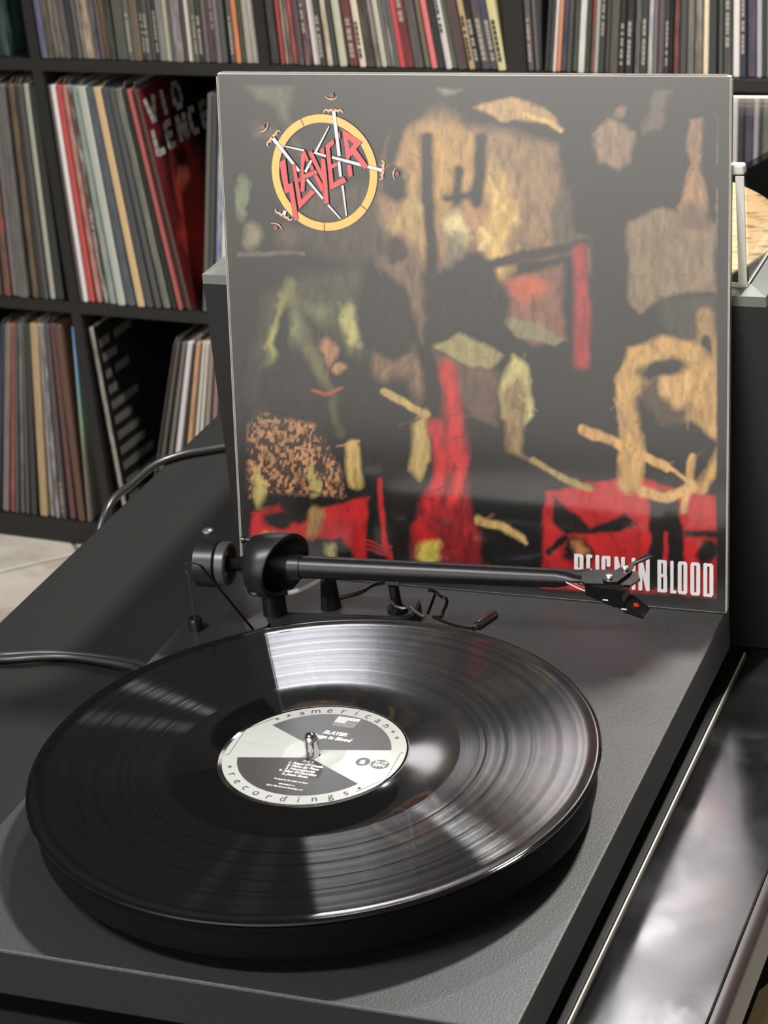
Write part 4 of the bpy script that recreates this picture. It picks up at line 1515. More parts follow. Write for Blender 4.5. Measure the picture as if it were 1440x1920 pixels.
def painted_front(x, y):
    """abstract stand-in painting: soft fields and strokes of the same colours (x, y in measured picture units)"""
    wx = (fbm(x / 46, y / 46, 4) - .5) * 44
    wy = (fbm(x / 46 + 50, y / 46 + 20, 4) - .5) * 44
    X, Y = x + wx, y + wy
    X2, Y2 = x + wx * .45, y + wy * .45
    grain = fbm(x / 9, y / 26, 4)
    fleck = fbm(x / 4.5 + 9, y / 7 + 4, 3)
    c = np.tile(L3((17, 16, 15)), (len(x), 1)) * (0.75 + 0.5 * grain[:, None])

    def put(m, rgb, tex=.55):
        nonlocal c
        m = np.clip(m, 0, 1)[:, None]
        t = (1 - tex + 2 * tex * grain)[:, None]
        c = c * (1 - m) + L3(rgb) * t * m

    def ell(cx, cy, rx, ry, ang=0, soft=.25, wob=1):
        a = R(ang)
        xx, yy = (X if wob else X2) - cx, (Y if wob else Y2) - cy
        p, q = xx * math.cos(a) + yy * math.sin(a), -xx * math.sin(a) + yy * math.cos(a)
        d = np.hypot(p / rx, q / ry)
        return np.clip((1 - d) / soft + .5, 0, 1)

    def poly(pts, soft=8, wob=.45):
        xx, yy = x + wx * wob, y + wy * wob
        ins = np.zeros(len(x), bool)
        dm = np.full(len(x), 1e9)
        for (ax, ay), (bx, by) in zip(pts, pts[1:] + pts[:1]):
            t = np.clip(((xx - ax) * (bx - ax) + (yy - ay) * (by - ay)) / ((bx - ax) ** 2 + (by - ay) ** 2 + 1e-9), 0, 1)
            dm = np.minimum(dm, np.hypot(xx - ax - t * (bx - ax), yy - ay - t * (by - ay)))
            with np.errstate(divide='ignore', invalid='ignore'):
                cr = ((ay > yy) != (by > yy)) & (xx < (bx - ax) * (yy - ay) / (by - ay + 1e-12) + ax)
            ins ^= cr
        return np.clip(np.where(ins, dm, -dm) / soft + .5, 0, 1)

    def stroke(pts, w, soft=4, wob=.3):
        xx, yy = x + wx * wob, y + wy * wob
        dm = np.full(len(x), 1e9)
        for (ax, ay), (bx, by) in zip(pts[:-1], pts[1:]):
            t = np.clip(((xx - ax) * (bx - ax) + (yy - ay) * (by - ay)) / ((bx - ax) ** 2 + (by - ay) ** 2 + 1e-9), 0, 1)
            dm = np.minimum(dm, np.hypot(xx - ax - t * (bx - ax), yy - ay - t * (by - ay)))
        return np.clip((w / 2 - dm) / soft + .5, 0, 1)
    dk = (20, 18, 17)
    # tan and ochre grounds
    put(poly([(735, 250), (800, 222), (880, 240), (960, 250), (1040, 275), (1062, 420), (1040, 480), (900, 490), (870, 470), (800, 560), (770, 540), (700, 460), (715, 330)], 22), (138, 108, 76))
    put(ell(830, 310, 70, 80, 10, .8), (176, 136, 78))
    put(ell(930, 430, 26, 110, 0, .9), (204, 168, 96))
    put(ell(780, 420, 34, 70, 15, .8), (168, 138, 84))
    put(poly([(690, 420), (760, 440), (800, 520), (790, 640), (760, 540), (710, 500)], 14), (112, 88, 66))
    put(poly([(930, 530), (1050, 500), (1062, 640), (1000, 650), (940, 600)], 14), (128, 84, 66))
    put(ell(985, 540, 34, 24, 0, .8), (186, 88, 56), .3)
    # olive lights, left
    put(poly([(500, 560), (560, 520), (680, 500), (700, 640), (650, 760), (560, 720), (480, 800), (470, 720)], 30), (66, 64, 48))
    put(ell(522, 640, 16, 90, 12, .9), (170, 168, 92), .3)
    put(ell(612, 690, 30, 46, -20, .9), (160, 152, 92), .35)
    put(ell(575, 610, 40, 34, 0, 1.0), (112, 112, 78), .4)
    put(ell(660, 620, 16, 34, 0, .9), (168, 164, 98), .3)
    put(ell(628, 760, 12, 48, -8, .9), (128, 120, 70), .4)
    put(poly([(702, 640), (772, 640), (796, 720), (790, 790), (745, 760), (700, 700)], 14), (126, 98, 70))
    put(poly([(462, 165), (545, 165), (540, 210), (570, 300), (520, 200), (480, 190)], 18), (82, 86, 68), .4)
    put(ell(452, 370, 12, 36, 0, .6), (100, 112, 78), .3)
    put(ell(470, 440, 20, 26, 0, .6), (120, 112, 84), .5)
    put(ell(500, 250, 22, 18, 20, .9), (74, 62, 54))
    put(stroke([(445, 477), (570, 477)], 8), (92, 82, 64), .4)
    put(ell(545, 445, 26, 26, 0, .9), (78, 62, 52))
    put(poly([(560, 350), (690, 350), (740, 480), (660, 500), (585, 470)], 26), (64, 54, 46), .7)
    # top and right
    put(poly([(890, 200), (960, 182), (1020, 200), (1052, 245), (1000, 225), (940, 232)], 8), (172, 138, 92))
    put(stroke([(980, 214), (1020, 226), (1050, 248)], 9), (206, 174, 104), .3)
    put(poly([(1112, 250), (1140, 225), (1190, 245), (1180, 300), (1150, 318), (1112, 315)], 10), (132, 108, 84))
    put(ell(1160, 215, 12, 16, 10, .7), (128, 100, 76))
    put(poly([(1230, 170), (1262, 168), (1232, 240), (1204, 250)], 12), (96, 84, 76), .4)
    put(poly([(820, 168), (870, 166), (840, 182)], 8), (110, 112, 98), .3)
    put(poly([(1030, 400), (1062, 352), (1100, 400), (1110, 520), (1080, 480), (1040, 480)], 14), (86, 76, 60))
    put(poly([(1178, 420), (1240, 388), (1340, 420), (1346, 555), (1290, 552), (1240, 560), (1200, 590), (1172, 560)], 10), (128, 108, 80))
    put(poly([(1290, 225), (1316, 225), (1310, 310), (1326, 390), (1316, 440), (1282, 440), (1272, 390), (1296, 310)], 8), (152, 114, 80))
    put(ell(1300, 410, 24, 26, 0, .7), (112, 86, 66))
    put(ell(1345, 340, 6, 90, 0, .9), (134, 118, 92), .3)
    put(poly([(1230, 560), (1345, 560), (1345, 640), (1290, 640), (1250, 620)], 16), (58, 52, 44))
    put(stroke([(1322, 595), (1326, 690)], 34, 10), (152, 122, 70), .5)
    put(stroke([(1320, 640), (1322, 690)], 16, 6), dk)
    put(poly([(1152, 700), (1185, 650), (1240, 628), (1300, 640), (1346, 700), (1344, 880), (1300, 960), (1240, 900), (1160, 880)], 10), (190, 148, 84), .45)
    put(ell(1250, 760, 50, 60, 0, .5), (70, 54, 38), .6)
    put(ell(1275, 730, 30, 40, 0, .5), (200, 158, 96), .6)
    put(poly([(1200, 740), (1240, 800), (1300, 790), (1345, 830), (1300, 930), (1290, 1060), (1215, 1060), (1205, 880)], 12), dk)
    put(ell(1245, 690, 40, 18, -10, .6), dk)
    put(poly([(1148, 745), (1200, 830), (1160, 800)], 6), (160, 128, 92), .5)
    # benches, blocks and pale accents in the middle
    put(poly([(812, 650), (860, 628), (940, 668), (930, 690), (880, 690)], 8), (150, 138, 88), .35)
    put(poly([(810, 655), (880, 690), (935, 690), (930, 800), (880, 780), (830, 700)], 12), (92, 70, 54))
    put(poly([(930, 590), (1010, 605), (1058, 640), (1040, 650), (970, 630)], 8), (132, 122, 90), .35)
    put(poly([(960, 660), (990, 690), (1000, 780), (975, 800), (940, 782), (938, 720)], 10), (190, 178, 112), .3)
    put(poly([(940, 740), (968, 700), (990, 740), (975, 850), (1000, 870), (950, 850)], 14), (136, 112, 72))
    put(ell(862, 430, 26, 26, 0, .6), (206, 190, 132), .35)
    put(ell(850, 480, 20, 38, 0, .8), (112, 104, 84), .8)
    put(ell(905, 400, 26, 34, 20, .7), (166, 124, 82), .6)
    put(stroke([(905, 430), (918, 448), (900, 470)], 10), (212, 186, 126), .3)
    # dark uprights and masses
    for pts, w in (([(800, 262), (808, 520)], 24), ([(902, 262), (896, 380)], 24), ([(858, 320), (858, 380)], 18), ([(838, 372), (890, 372)], 14), ([(1130, 340), (1150, 620)], 70), ([(1095, 300), (1100, 420)], 50), ([(745, 240), (735, 300)], 26)):
        put(stroke(pts, w, 10), dk)
    put(poly([(670, 580), (690, 520), (720, 500), (765, 560), (775, 660), (740, 680), (700, 660), (672, 640)], 12), (30, 28, 25))
    put(poly([(790, 520), (900, 470), (960, 560), (940, 640), (860, 620), (800, 650)], 16), (26, 22, 20))
    put(stroke([(905, 500), (980, 480), (1100, 458)], 20, 8), (34, 26, 22))
    put(ell(742, 350, 26, 34, 0, .5), dk)
    put(ell(742, 465, 16, 24, 0, .5), (44, 34, 30))
    put(poly([(560, 580), (640, 640), (700, 700), (740, 760), (760, 840), (700, 900), (660, 840), (610, 720)], 26), (22, 20, 18))
    put(ell(750, 780, 50, 70, 0, .5), dk)
    put(poly([(480, 690), (560, 640), (600, 700), (640, 800), (600, 860), (540, 780), (470, 770)], 30), (30, 28, 24))
    put(ell(535, 640, 18, 70, 4, .7), (24, 22, 20))
    # warm spots
    put(ell(618, 660, 14, 16, 0, .8), (156, 112, 78))
    put(ell(640, 690, 14, 12, 0, .8), (176, 132, 84))
    put(stroke([(585, 735), (605, 742), (640, 730)], 6), (160, 70, 52), .3)
    put(stroke([(722, 738), (760, 755), (800, 780)], 14, 5), (182, 156, 90), .4)
    put(poly([(775, 800), (800, 770), (806, 860), (790, 900), (765, 880)], 10), (176, 150, 92), .35)
    put(stroke([(660, 840), (662, 880), (668, 905)], 26, 8), (186, 156, 92), .4)
    # speckled mound, lower left
    m = poly([(462, 800), (500, 775), (590, 795), (636, 870), (650, 930), (465, 930)], 10)
    put(m, (56, 42, 32))
    put(m * np.clip((fleck - .46) * 8, 0, 1), (172, 124, 82), .5)
    put(ell(478, 910, 9, 32, 0, .7), (170, 158, 92), .3)
    put(ell(582, 905, 10, 28, 0, .7), (170, 158, 92), .3)
    # reds
    red, red2 = (184, 36, 38), (138, 28, 32)
    put(poly([(470, 960), (520, 945), (560, 985), (600, 960), (650, 940), (690, 930), (685, 1060), (640, 1010), (560, 1010), (470, 1010)], 8), red, .3)
    put(ell(520, 965, 34, 20, 0, .5), dk)
    put(poly([(680, 945), (690, 1100), (670, 1100), (660, 1000)], 8), red, .3)
    put(stroke([(712, 900), (720, 1010), (730, 1060)], 10, 5), red, .3)
    for k in range(3):
        put(stroke([(680, 1012 + 9 * k), (730, 1026 + 8 * k)], 4, 3), (180, 40, 40), .3)
    put(poly([(805, 790), (822, 860), (830, 700), (850, 690), (868, 800), (880, 850), (880, 980), (920, 1000), (915, 1060), (770, 1060), (785, 960), (820, 890)], 18), red2, .8)
    put(stroke([(838, 690), (850, 780), (852, 860)], 26, 14), red, .6)
    put(stroke([(815, 800), (832, 880), (800, 970)], 22, 14), red, .6)
    put(stroke([(870, 860), (850, 940)], 20, 14), (204, 50, 48), .7)
    put(stroke([(1085, 475), (1090, 560), (1092, 680)], 26, 12), (158, 42, 46), .5)
    put(stroke([(790, 990), (800, 1030)], 30, 12), (170, 30, 32), .4)
    put(poly([(1025, 920), (1100, 905), (1190, 900), (1345, 930), (1346, 1124), (1015, 1100)], 9), red, .35)
    put(poly([(1040, 925), (1110, 990), (1170, 960), (1195, 985), (1160, 1000), (1060, 1005), (1040, 980)], 8), (26, 18, 18), .4)
    put(stroke([(1185, 850), (1180, 905)], 44, 14), (190, 152, 90), .4)
    put(ell(1082, 1040, 26, 26, 0, .5), dk)
    put(ell(1085, 1035, 12, 14, 0, .8), (176, 116, 70), .4)
    put(stroke([(1030, 1040), (1060, 1010)], 12, 5), dk)
    put(poly([(1215, 920), (1275, 920), (1280, 1110), (1215, 1110)], 6), dk)
    put(stroke([(1245, 1000), (1248, 1060)], 8, 4), red, .3)
    put(ell(1320, 1040, 18, 26, 0, .5), dk)
    put(stroke([(1285, 1000), (1340, 1005)], 12, 6), dk)
    # plank-like strokes and limbs of paint
    put(stroke([(1092, 805), (1180, 845), (1250, 880)], 17, 5), (204, 158, 96), .45)
    put(stroke([(1250, 878), (1300, 905)], 7, 4), (214, 168, 100), .3)
    put(stroke([(1000, 865), (1050, 890), (1105, 915)], 12, 5), (160, 138, 84), .4)
    put(stroke([(1205, 925), (1250, 935), (1300, 912)], 20, 7), (200, 156, 92), .4)
    put(stroke([(1300, 860), (1285, 960)], 14, 6), (196, 156, 94), .4)
    put(stroke([(895, 975), (940, 985), (975, 1005)], 17, 6), (186, 154, 96), .4)
    put(stroke([(950, 990), (985, 1018)], 7, 4), (198, 168, 108), .3)
    put(ell(590, 985, 15, 26, 0, .6), (150, 118, 74), .6)
    put(ell(500, 1005, 16, 12, 0, .7), (170, 158, 78), .4)
    put(ell(625, 1035, 12, 18, 0, .7), (158, 150, 94), .5)
    put(ell(800, 1048, 20, 24, 20, .6), (196, 178, 76), .5)
    put(poly([(885, 880), (950, 850), (1010, 900), (1015, 1060), (900, 1060)], 16), (15, 14, 14))
    put(stroke([(895, 978), (940, 988), (975, 1008)], 15, 6), (186, 154, 96), .4)
    put(stroke([(950, 990), (985, 1018)], 7, 4), (198, 168, 108), .3)
    # many short brush marks, each a darker or lighter touch of the colour it lies on
    r3 = np.random.RandomState(11)
    lum0 = c.mean(1)
    for k in range(300):
        bx_, by_ = r3.uniform(440, 1345), r3.uniform(170, 1110)
        ln, wd = r3.uniform(14, 52), r3.uniform(2.2, 7)
        a = math.pi / 2 + (fbm(np.array([bx_ / 160]), np.array([by_ / 160]), 2)[0] - .5) * 5
        near = np.abs(x - bx_) + np.abs(y - by_) < ln + 30
        if not near.any():
            continue
        ii = np.where(near)[0]
        ux, uy = math.cos(a) * ln / 2, math.sin(a) * ln / 2
        xx, yy = x[ii] + wx[ii] * .3 - (bx_ - ux), y[ii] + wy[ii] * .3 - (by_ - uy)
        t = np.clip((xx * 2 * ux + yy * 2 * uy) / (ln * ln), 0, 1)
        dm = np.hypot(xx - 2 * ux * t, yy - 2 * uy * t)
        m = np.clip((wd / 2 * (1 - .7 * t) - dm) / 4.5 + .5, 0, 1) * (.3 + .45 * r3.rand())
        base = c[ii[np.argmin(np.abs(x[ii] - bx_) + np.abs(y[ii] - by_))]]
        f = r3.choice((.3, .4, .5, .6, 1.2)) if base.mean() > .05 else r3.choice((.6, .8, 1.5))
        c[ii] = c[ii] * (1 - m[:, None]) + base * f * m[:, None]
    # small dark flecks over the light grounds
    lum = c.mean(1)
    f2 = np.clip((vnoise(x / 5, y / 11) - .82) * 9, 0, 1) * np.clip((lum - .08) * 12, 0, 1)
    c = c * (1 - .3 * f2[:, None])
    # plain black border of the print
    bx = np.clip(np.minimum.reduce([x - (432 + (y - 160) * .034), (1348 - (y - 160) * .004) - x, y - (158 + (x - 440) * .012), (1076 + (x - 470) * .056) - y]) / 3, 0, 1)
    c = c * .86
    return c * bx[:, None] + L3((19, 19, 18)) * (1 - bx[:, None])


NG = 330
gx, gy = np.meshgrid(np.linspace(-S / 2 + .0006, S / 2 - .0006, NG), np.linspace(.0006, S - .0006, NG))
uu, vv = (gx / S + .5).ravel(), (gy / S).ravel()
hq = HI @ np.stack([uu, vv, np.ones_like(uu)])
rgb = painted_front(hq[0] / hq[2], hq[1] / hq[2])
idx = np.arange(NG * NG).reshape(NG, NG)
q = np.stack([idx[:-1, :-1], idx[:-1, 1:], idx[1:, 1:], idx[1:, :-1]], -1).reshape(-1, 4)
me = bpy.data.meshes.new('front_print')
# the shrink-wrapped front bows very slightly
bow = 0.0006 * np.cos(np.pi * (uu - .5)) * np.cos(np.pi * (vv - .5)) - 0.0003
me.from_pydata(np.stack([gx.ravel(), gy.ravel(), bow], 1).tolist(), [], q.tolist())
ca_ = me.color_attributes.new('print', 'FLOAT_COLOR', 'POINT')
ca_.data.foreach_set('color', np.c_[np.clip(rgb, 0, 1), np.ones(NG * NG)].astype(np.float32).ravel())
me.materials.append(print_mat('shrink_wrapped_print', 0.45, 1.0, 0.11, 0.25))
me.polygons.foreach_set('use_smooth', [True] * len(me.polygons))
front = bpy.data.objects.new('front_print', me)
col.objects.link(front)
front.parent = album
front['label'] = 'dark abstract painted front with ochre fields and red streams'


def ink(name, rgb, c=1.0):
    return mat(name, rgb, 0.45, coat=c, coat_rough=0.09, spec=0.25)


def flat(bm, pts, h):
    P = [cover(*p) for p in pts]
    f = bm.faces.new([bm.verts.new((p[0], p[1], h)) for p in P])
    return f


def finish(bm):
    bmesh.ops.triangulate(bm, faces=bm.faces[:])
    bm.normal_update()
    for f in bm.faces:
        if f.normal.z < 0:
            f.normal_flip()
    return bm


# emblem: ring (zoom frame 490,160 x4.8)
z1 = lambda x, y: (490 + x / 4.8, 160 + y / 4.8)
z2 = lambda x, y: (520 + x / 8, 230 + y / 8)
H0 = 0.00042
cx, cy = cover(*z1(568, 792))
r_out = (cover(*z1(1042, 820))[0] - cover(*z1(94, 770))[0]) / 2
r_in = r_out * 0.862


def ring_arc(bm, a0, a1, r0, r1, h, n=40):
    vs = [[bm.verts.new((cx + r * math.cos(R(a0 + (a1 - a0) * k / n)), cy + r * 1.02 * math.sin(R(a0 + (a1 - a0) * k / n)), h)) for r in (r0, r1)] for k in range(n + 1)]
    for a, b in zip(vs[:-1], vs[1:]):
        bm.faces.new((a[0], a[1], b[1], b[0]))


bm = bmesh.new()
ring_arc(bm, 0, 360, r_in * .985, r_out * 1.012, H0, 96)
em = obj('emblem_ring', finish(bm), ink('emblem_outline', (70, 30, 24)), album)
em['label'] = 'round yellow ring emblem'
bm = bmesh.new()
gaps = [(-92.0), (-38.5), (113.5)]
ring_arc(bm, -91.4, -39.1, r_in, r_out, H0 + .0001)
ring_arc(bm, -37.9, 112.9, r_in, r_out, H0 + .0001, 80)
ring_arc(bm, 114.1, 267.4, r_in, r_out, H0 + .0001, 80)
obj('yellow_segments', finish(bm), ink('emblem_yellow', (222, 176, 82)), em)
# swords: blades and hilts
bm = bmesh.new()
bmd = bmesh.new()


def blade(p, q, w0, w1, h):
    p, q = Vector(p), Vector(q)
    d = (q - p).normalized()
    s = Vector((-d.y, d.x))
    flat(bmd, [p - s * (w0 / 2 + .7), q - s * (w1 / 2 + .7), q + s * (w1 / 2 + .7), p + s * (w0 / 2 + .7)], h)
    flat(bm, [p - s * w0 / 2, q - s * w1 / 2, q + s * w1 / 2, p + s * w0 / 2], h + .00006)


blade(z1(655, 232), z1(705, 640), 6.40, 5.60, H0 + .00022)
blade(z1(702, 690), z1(718, 825), 5.20, 4.80, H0 + .00022)
blade(z1(735, 905), z1(770, 1180), 4.00, 2.40, H0 + .00022)
blade(z1(110, 480), z1(345, 775), 6.40, 4.80, H0 + .00024)
blade(z1(415, 850), z1(560, 1025), 4.40, 4.00, H0 + .00024)
blade(z1(605, 1080), z1(718, 1205), 3.60, 2.40, H0 + .00024)
blade(z1(1095, 770), z1(640, 650), 6.40, 4.80, H0 + .00026)
blade(z1(585, 640), z1(480, 608), 4.00, 4.00, H0 + .00026)
blade(z1(390, 590), z1(222, 552), 3.60, 2.40, H0 + .00026)
blade(z1(205, 1170), z1(220, 1130), 6.40, 5.60, H0 + .00028)
blade(z1(400, 785), z1(455, 680), 4.80, 4.00, H0 + .00028)
blade(z1(495, 600), z1(615, 372), 4.00, 2.00, H0 + .00028)
obj('blade_outlines', finish(bmd), ink('emblem_black', (22, 20, 20)), em)
sw = obj('sword_blades', finish(bm), ink('emblem_white', (206, 206, 208)), em)
sw['label'] = 'white sword blades crossing as a star'
def hilt(gx_, gy_, ax, ay, px_, py_):
    """guard centre, axis from blade to pommel, pommel centre"""
    g, a, p = Vector((gx_, gy_)), Vector((ax, ay)).normalized(), Vector((px_, py_))
    s = Vector((-a.y, a.x))
    h = H0 + .00034
    bm, bmw, bmr = bmesh.new(), bmesh.new(), bmesh.new()
    for k in (-1, 1):
        flat(bm, [g + s * k * 1 - a * 2, g + s * k * 9 - a * 2.6, g + s * k * 16 - a * 1, g + s * k * 15.5 + a * 2.2, g + s * k * 8 + a * 1.5, g + s * k * 1 + a * 3], h)
        flat(bmw, [g + s * k * 15 + a * 1, g + s * k * 18 - a * 1, g + s * k * 18.5 - a * 6, g + s * k * 16.5 - a * 3.2], h)
        flat(bmw, [g + s * k * 8 - a * 2.4, g + s * k * 9.6 - a * 2.4, g + s * k * 8.8 - a * 6], h)
    prev = None
    for k in range(9):
        t = -1 + k / 4
        c = p + s * t * 12 - a * (6.5 - 5.2 * abs(t) ** 2.2) 
        if prev is not None:
            w = a * (1.5 - 1.0 * abs(t))
            flat(bm if abs(t) < .8 else bmw, [prev - w, c - w, c + w, prev + w], h)
        prev = c
    flat(bmr, [p + s * 4.2 * math.cos(2 * math.pi * k / 10) + a * (1 + 4.2 * math.sin(2 * math.pi * k / 10)) for k in range(10)], h)
    obj('hilt_gold', finish(bm), ink('emblem_gold', (214, 160, 110)), em)
    obj('hilt_white', finish(bmw), ink('emblem_white', (206, 206, 208)), em)
    obj('pommel_stone', finish(bmr), ink('emblem_plum', (120, 52, 70)), em)


hilt(*z1(652, 228), 0.02, -1, *z1(638, 98))
hilt(*z1(105, 470), -.75, -.62, *z1(22, 378))
hilt(*z1(1100, 768), 1, .1, *z1(1222, 800))
hilt(*z1(200, 1178), -.5, .85, *z1(138, 1282))
# jagged red lettering (zoom frame 520,230 x8)
LET = [
    [(40, 600), (125, 555), (170, 935), (235, 905), (320, 1450), (265, 1475), (190, 1040), (128, 1062)],
    [(236, 640), (275, 625), (365, 1165), (520, 1005), (575, 1050), (335, 1302)],
    [(365, 480), (420, 430), (480, 575), (455, 600), (425, 540), (400, 690), (400, 790), (580, 715), (610, 765), (425, 845), (412, 1030), (362, 1042)],
    [(498, 650), (530, 640), (556, 705), (515, 722)], [(556, 800), (605, 790), (722, 1000), (668, 1036)],
    [(478, 455), (522, 425), (668, 740), (668, 540), (718, 555), (745, 780), (776, 1215), (712, 1218), (690, 880)],
    [(655, 415), (705, 385), (712, 470), (662, 460)],
    [(735, 350), (848, 255), (860, 320), (790, 385), (815, 640), (900, 600), (905, 655), (825, 690), (848, 910), (1005, 818), (1042, 890), (805, 1010)],
    [(988, 105), (1275, 300), (1185, 400), (1365, 655), (1315, 700), (1140, 480), (1090, 515), (1085, 560), (1045, 545)],
    [(1050, 640), (1112, 640), (1135, 800), (1080, 825)], [(925, 165), (945, 155), (948, 240), (935, 250)], [(325, 840), (350, 830), (350, 890), (338, 895)],
]
HOLE = [[(1060, 245), (1158, 320), (1090, 408)]]
bm = bmesh.new()
bo = bmesh.new()
for L_ in LET:
    P = [z2(*p) for p in L_]
    flat(bm, P, H0 + .00046)
    c = Vector((sum(p[0] for p in P) / len(P), sum(p[1] for p in P) / len(P)))
    # dark keyline: every edge drawn as a thin band
    for a, b in zip(P, P[1:] + P[:1]):
        a, b = Vector(a), Vector(b)
        d = (b - a).normalized()
        s = Vector((-d.y, d.x)) * 1.1
        a, b = a - d * .6, b + d * .6
        flat(bo, [a - s, b - s, b + s, a + s], H0 + .0004)
obj('lettering_keyline', finish(bo), ink('emblem_outline', (70, 30, 24)), em)
obj('red_lettering', finish(bm), ink('emblem_red', (212, 54, 60)), em)['label'] = 'jagged red lettering'
bm = bmesh.new()
flat(bm, [z2(*p) for p in HOLE[0]], H0 + .00052)
obj('letter_counter', finish(bm), ink('emblem_black', (22, 20, 20)), em)
# white title: tall condensed capitals from strokes (box letters, 1 wide x 1 high)
FONT = {
    'R': [(0, 0, 0, 1), (0, 1, .62, 1), (.7, .95, .7, .55), (0, .5, .62, .5), (.62, .5, .74, 0)], 'E': [(0, 0, 0, 1), (0, 1, .62, 1), (0, .5, .55, .5), (0, 0, .62, 0)],
    'I': [(0, 0, 0, 1)], 'G': [(0, .06, 0, .94), (0, 1, .66, 1), (.66, 1, .66, .74), (0, 0, .66, 0), (.66, 0, .66, .46), (.36, .46, .66, .46)],
    'N': [(0, 0, 0, 1), (0, 1, .72, 0), (.72, 0, .72, 1)], 'B': [(0, 0, 0, 1), (0, 1, .58, 1), (0, .52, .58, .52), (0, 0, .62, 0), (.62, .56, .62, .98), (.66, .02, .66, .48)],
    'L': [(0, 0, 0, 1), (0, 0, .78, 0)], 'O': [(0, .05, 0, .95), (.66, .05, .66, .95), (.04, 1, .62, 1), (.04, 0, .62, 0)], 'D': [(0, 0, 0, 1), (.66, .05, .66, .95), (0, 1, .6, 1), (0, 0, .6, 0)],
}
zt = lambda x, y: (1060 + x / 4.645, 1030 + y / 4.645)
bm = bmesh.new()
# (letter, left, right) at the letter row of the measured zoom; the row slopes with the cover
WORDS = [('R', 80, 160), ('E', 185, 245), ('I', 268, 295), ('G', 318, 398), ('N', 430, 520), ('I', 582, 612), ('N', 640, 735), ('B', 805, 892), ('L', 918, 968), ('O', 982, 1068), ('O', 1092, 1180), ('D', 1205, 1295)]
hcol = H0 + .0001
for ch, xa, xb in WORDS:
    def top(x): return 38 + (x - 80) * 0.0715
    def bot(x): return 305 + (x - 80) * 0.0955
    ww = (26 if ch == 'L' else 33) if ch != 'I' else xb - xa
    def pt(u, v):
        x = xa + ww / 2 + u * (xb - xa - ww) / .7 if ch != 'I' else (xa + xb) / 2
        y = bot(x) + (top(x) - bot(x)) * (0.055 + 0.89 * v)
        return Vector(zt(x, y))
    for (u0, v0_, u1, v1) in FONT[ch]:
        a, b = pt(u0, v0_), pt(u1, v1)
        d = (b - a).normalized()
        horiz = abs(d.x) > abs(d.y)
        w = (28 if horiz else 29 if ch == 'L' else 34) / 4.645
        s = Vector((-d.y, d.x)) * w / 2
        e = d * (w * .45 if not (ch in 'NR' and abs(d.x) > .2 and not horiz) else w * .3)
        a2, b2 = a - e, b + e
        k = d * w * .18
        flat(bm, [a2 - s + k, a2 - s * .5, a2 + s * .5, a2 + s + k, b2 + s - k, b2 + s * .5, b2 - s * .5, b2 - s - k], hcol)
        hcol += .000004
obj('white_title', finish(bm), ink('title_white', (228, 224, 220)), album)['label'] = 'white condensed title capitals'
# clear wrap standing proud along the right and top edges
wrap = mat('clear_wrap_edge', (150, 150, 146), 0.2, coat=0.4)
bm = bmesh.new()
box(bm, -S / 2 - .0007, -S / 2 - .0001, .002, S - .002, -.0044, -.0002)
box(bm, S / 2 + .0001, S / 2 + .0007, .002, S - .002, -.0044, -.0002)
box(bm, -S / 2 + .002, S / 2 - .002, S + .0001, S + .0006, -.0044, -.0002)
obj('wrap_edge', bm, wrap, album)

# ------------------------------------------------------------------ black case with a clear lid behind the sleeve
case_m = mat('black_case', (22, 22, 22), 0.5, bump=0.1, bscale=500)
rim_m = mat('grey_case_rim', (104, 106, 102), 0.4, bump=0.08, bscale=500)
CX0, CX1, CY0, CY1, CT = -0.1772, 0.1788, 0.2895, 0.675, 0.1535
case = empty('record_player_case', ((CX0 + CX1) / 2, (CY0 + CY1) / 2, TABLE))
tag(case, 'black box shaped record player under a clear lid, behind the leaning album sleeve', 'turntable')


def cp(name, bm, m, smooth=False, label=None):
    o = part_of(case, obj(name, bm, m, smooth=smooth))
    if label:
        o['label'] = label
    return o


T = 0.012
cp('front_panel', bbox(CX0, CX1, CY0, CY0 + T, TABLE + .0002, CT - .0065), case_m)
cp('rear_panel', bbox(CX0, CX1, CY1 - T, CY1, TABLE + .0002, CT - .0065), case_m)
cp('side_panel', bbox(CX0, CX0 + T, CY0 + T, CY1 - T, TABLE + .0002, CT - .0065), case_m)
cp('side_panel', bbox(CX1 - T, CX1, CY0 + T, CY1 - T, TABLE + .0002, CT - .0065), case_m)
cp('deck', bbox(CX0 + T, CX1 - T, CY0 + T, CY1 - T, 0.08, 0.090), case_m)
bm = bmesh.new()
ins = 0.011
o0 = [(CX0, CY0), (CX1, CY0), (CX1, CY1), (CX0, CY1)]
i0 = [(CX0 + ins, CY0 + ins), (CX1 - ins, CY0 + ins), (CX1 - ins, CY1 - ins), (CX0 + ins, CY1 - ins)]
vo = [bm.verts.new((*p, CT - .0062)) for p in o0]
vo2 = [bm.verts.new((*p, CT)) for p in o0]
vi = [bm.verts.new((*p, CT + .0035)) for p in i0]
vi2 = [bm.verts.new((*p, CT - .0062)) for p in i0]
for k in range(4):
    j = (k + 1) % 4
    bm.faces.new((vo[k], vo[j], vo2[j], vo2[k]))
    bm.faces.new((vo2[k], vo2[j], vi[j], vi[k]))
    bm.faces.new((vi[k], vi[j], vi2[j], vi2[k]))
    bm.faces.new((vi2[k], vi2[j], vo[j], vo[k]))
bmesh.ops.recalc_face_normals(bm, faces=bm.faces[:])
cp('rim', bm, [rim_m], label='grey mitred rim')
bm = bmesh.new()
lathe(bm, [(0, 0.0903), (0.140, 0.0903), (0.146, 0.093), (0.148, 0.104), (0.147, 0.1062), (0, 0.1062)], 96, Matrix.Translation((-0.012, 0.512, 0)))
cp('platter', bm, mat('cast_platter', (90, 92, 92), 0.35, metal=0.7), True)
cork = empty('cork_mat', (-0.012, 0.512, 0.1064))
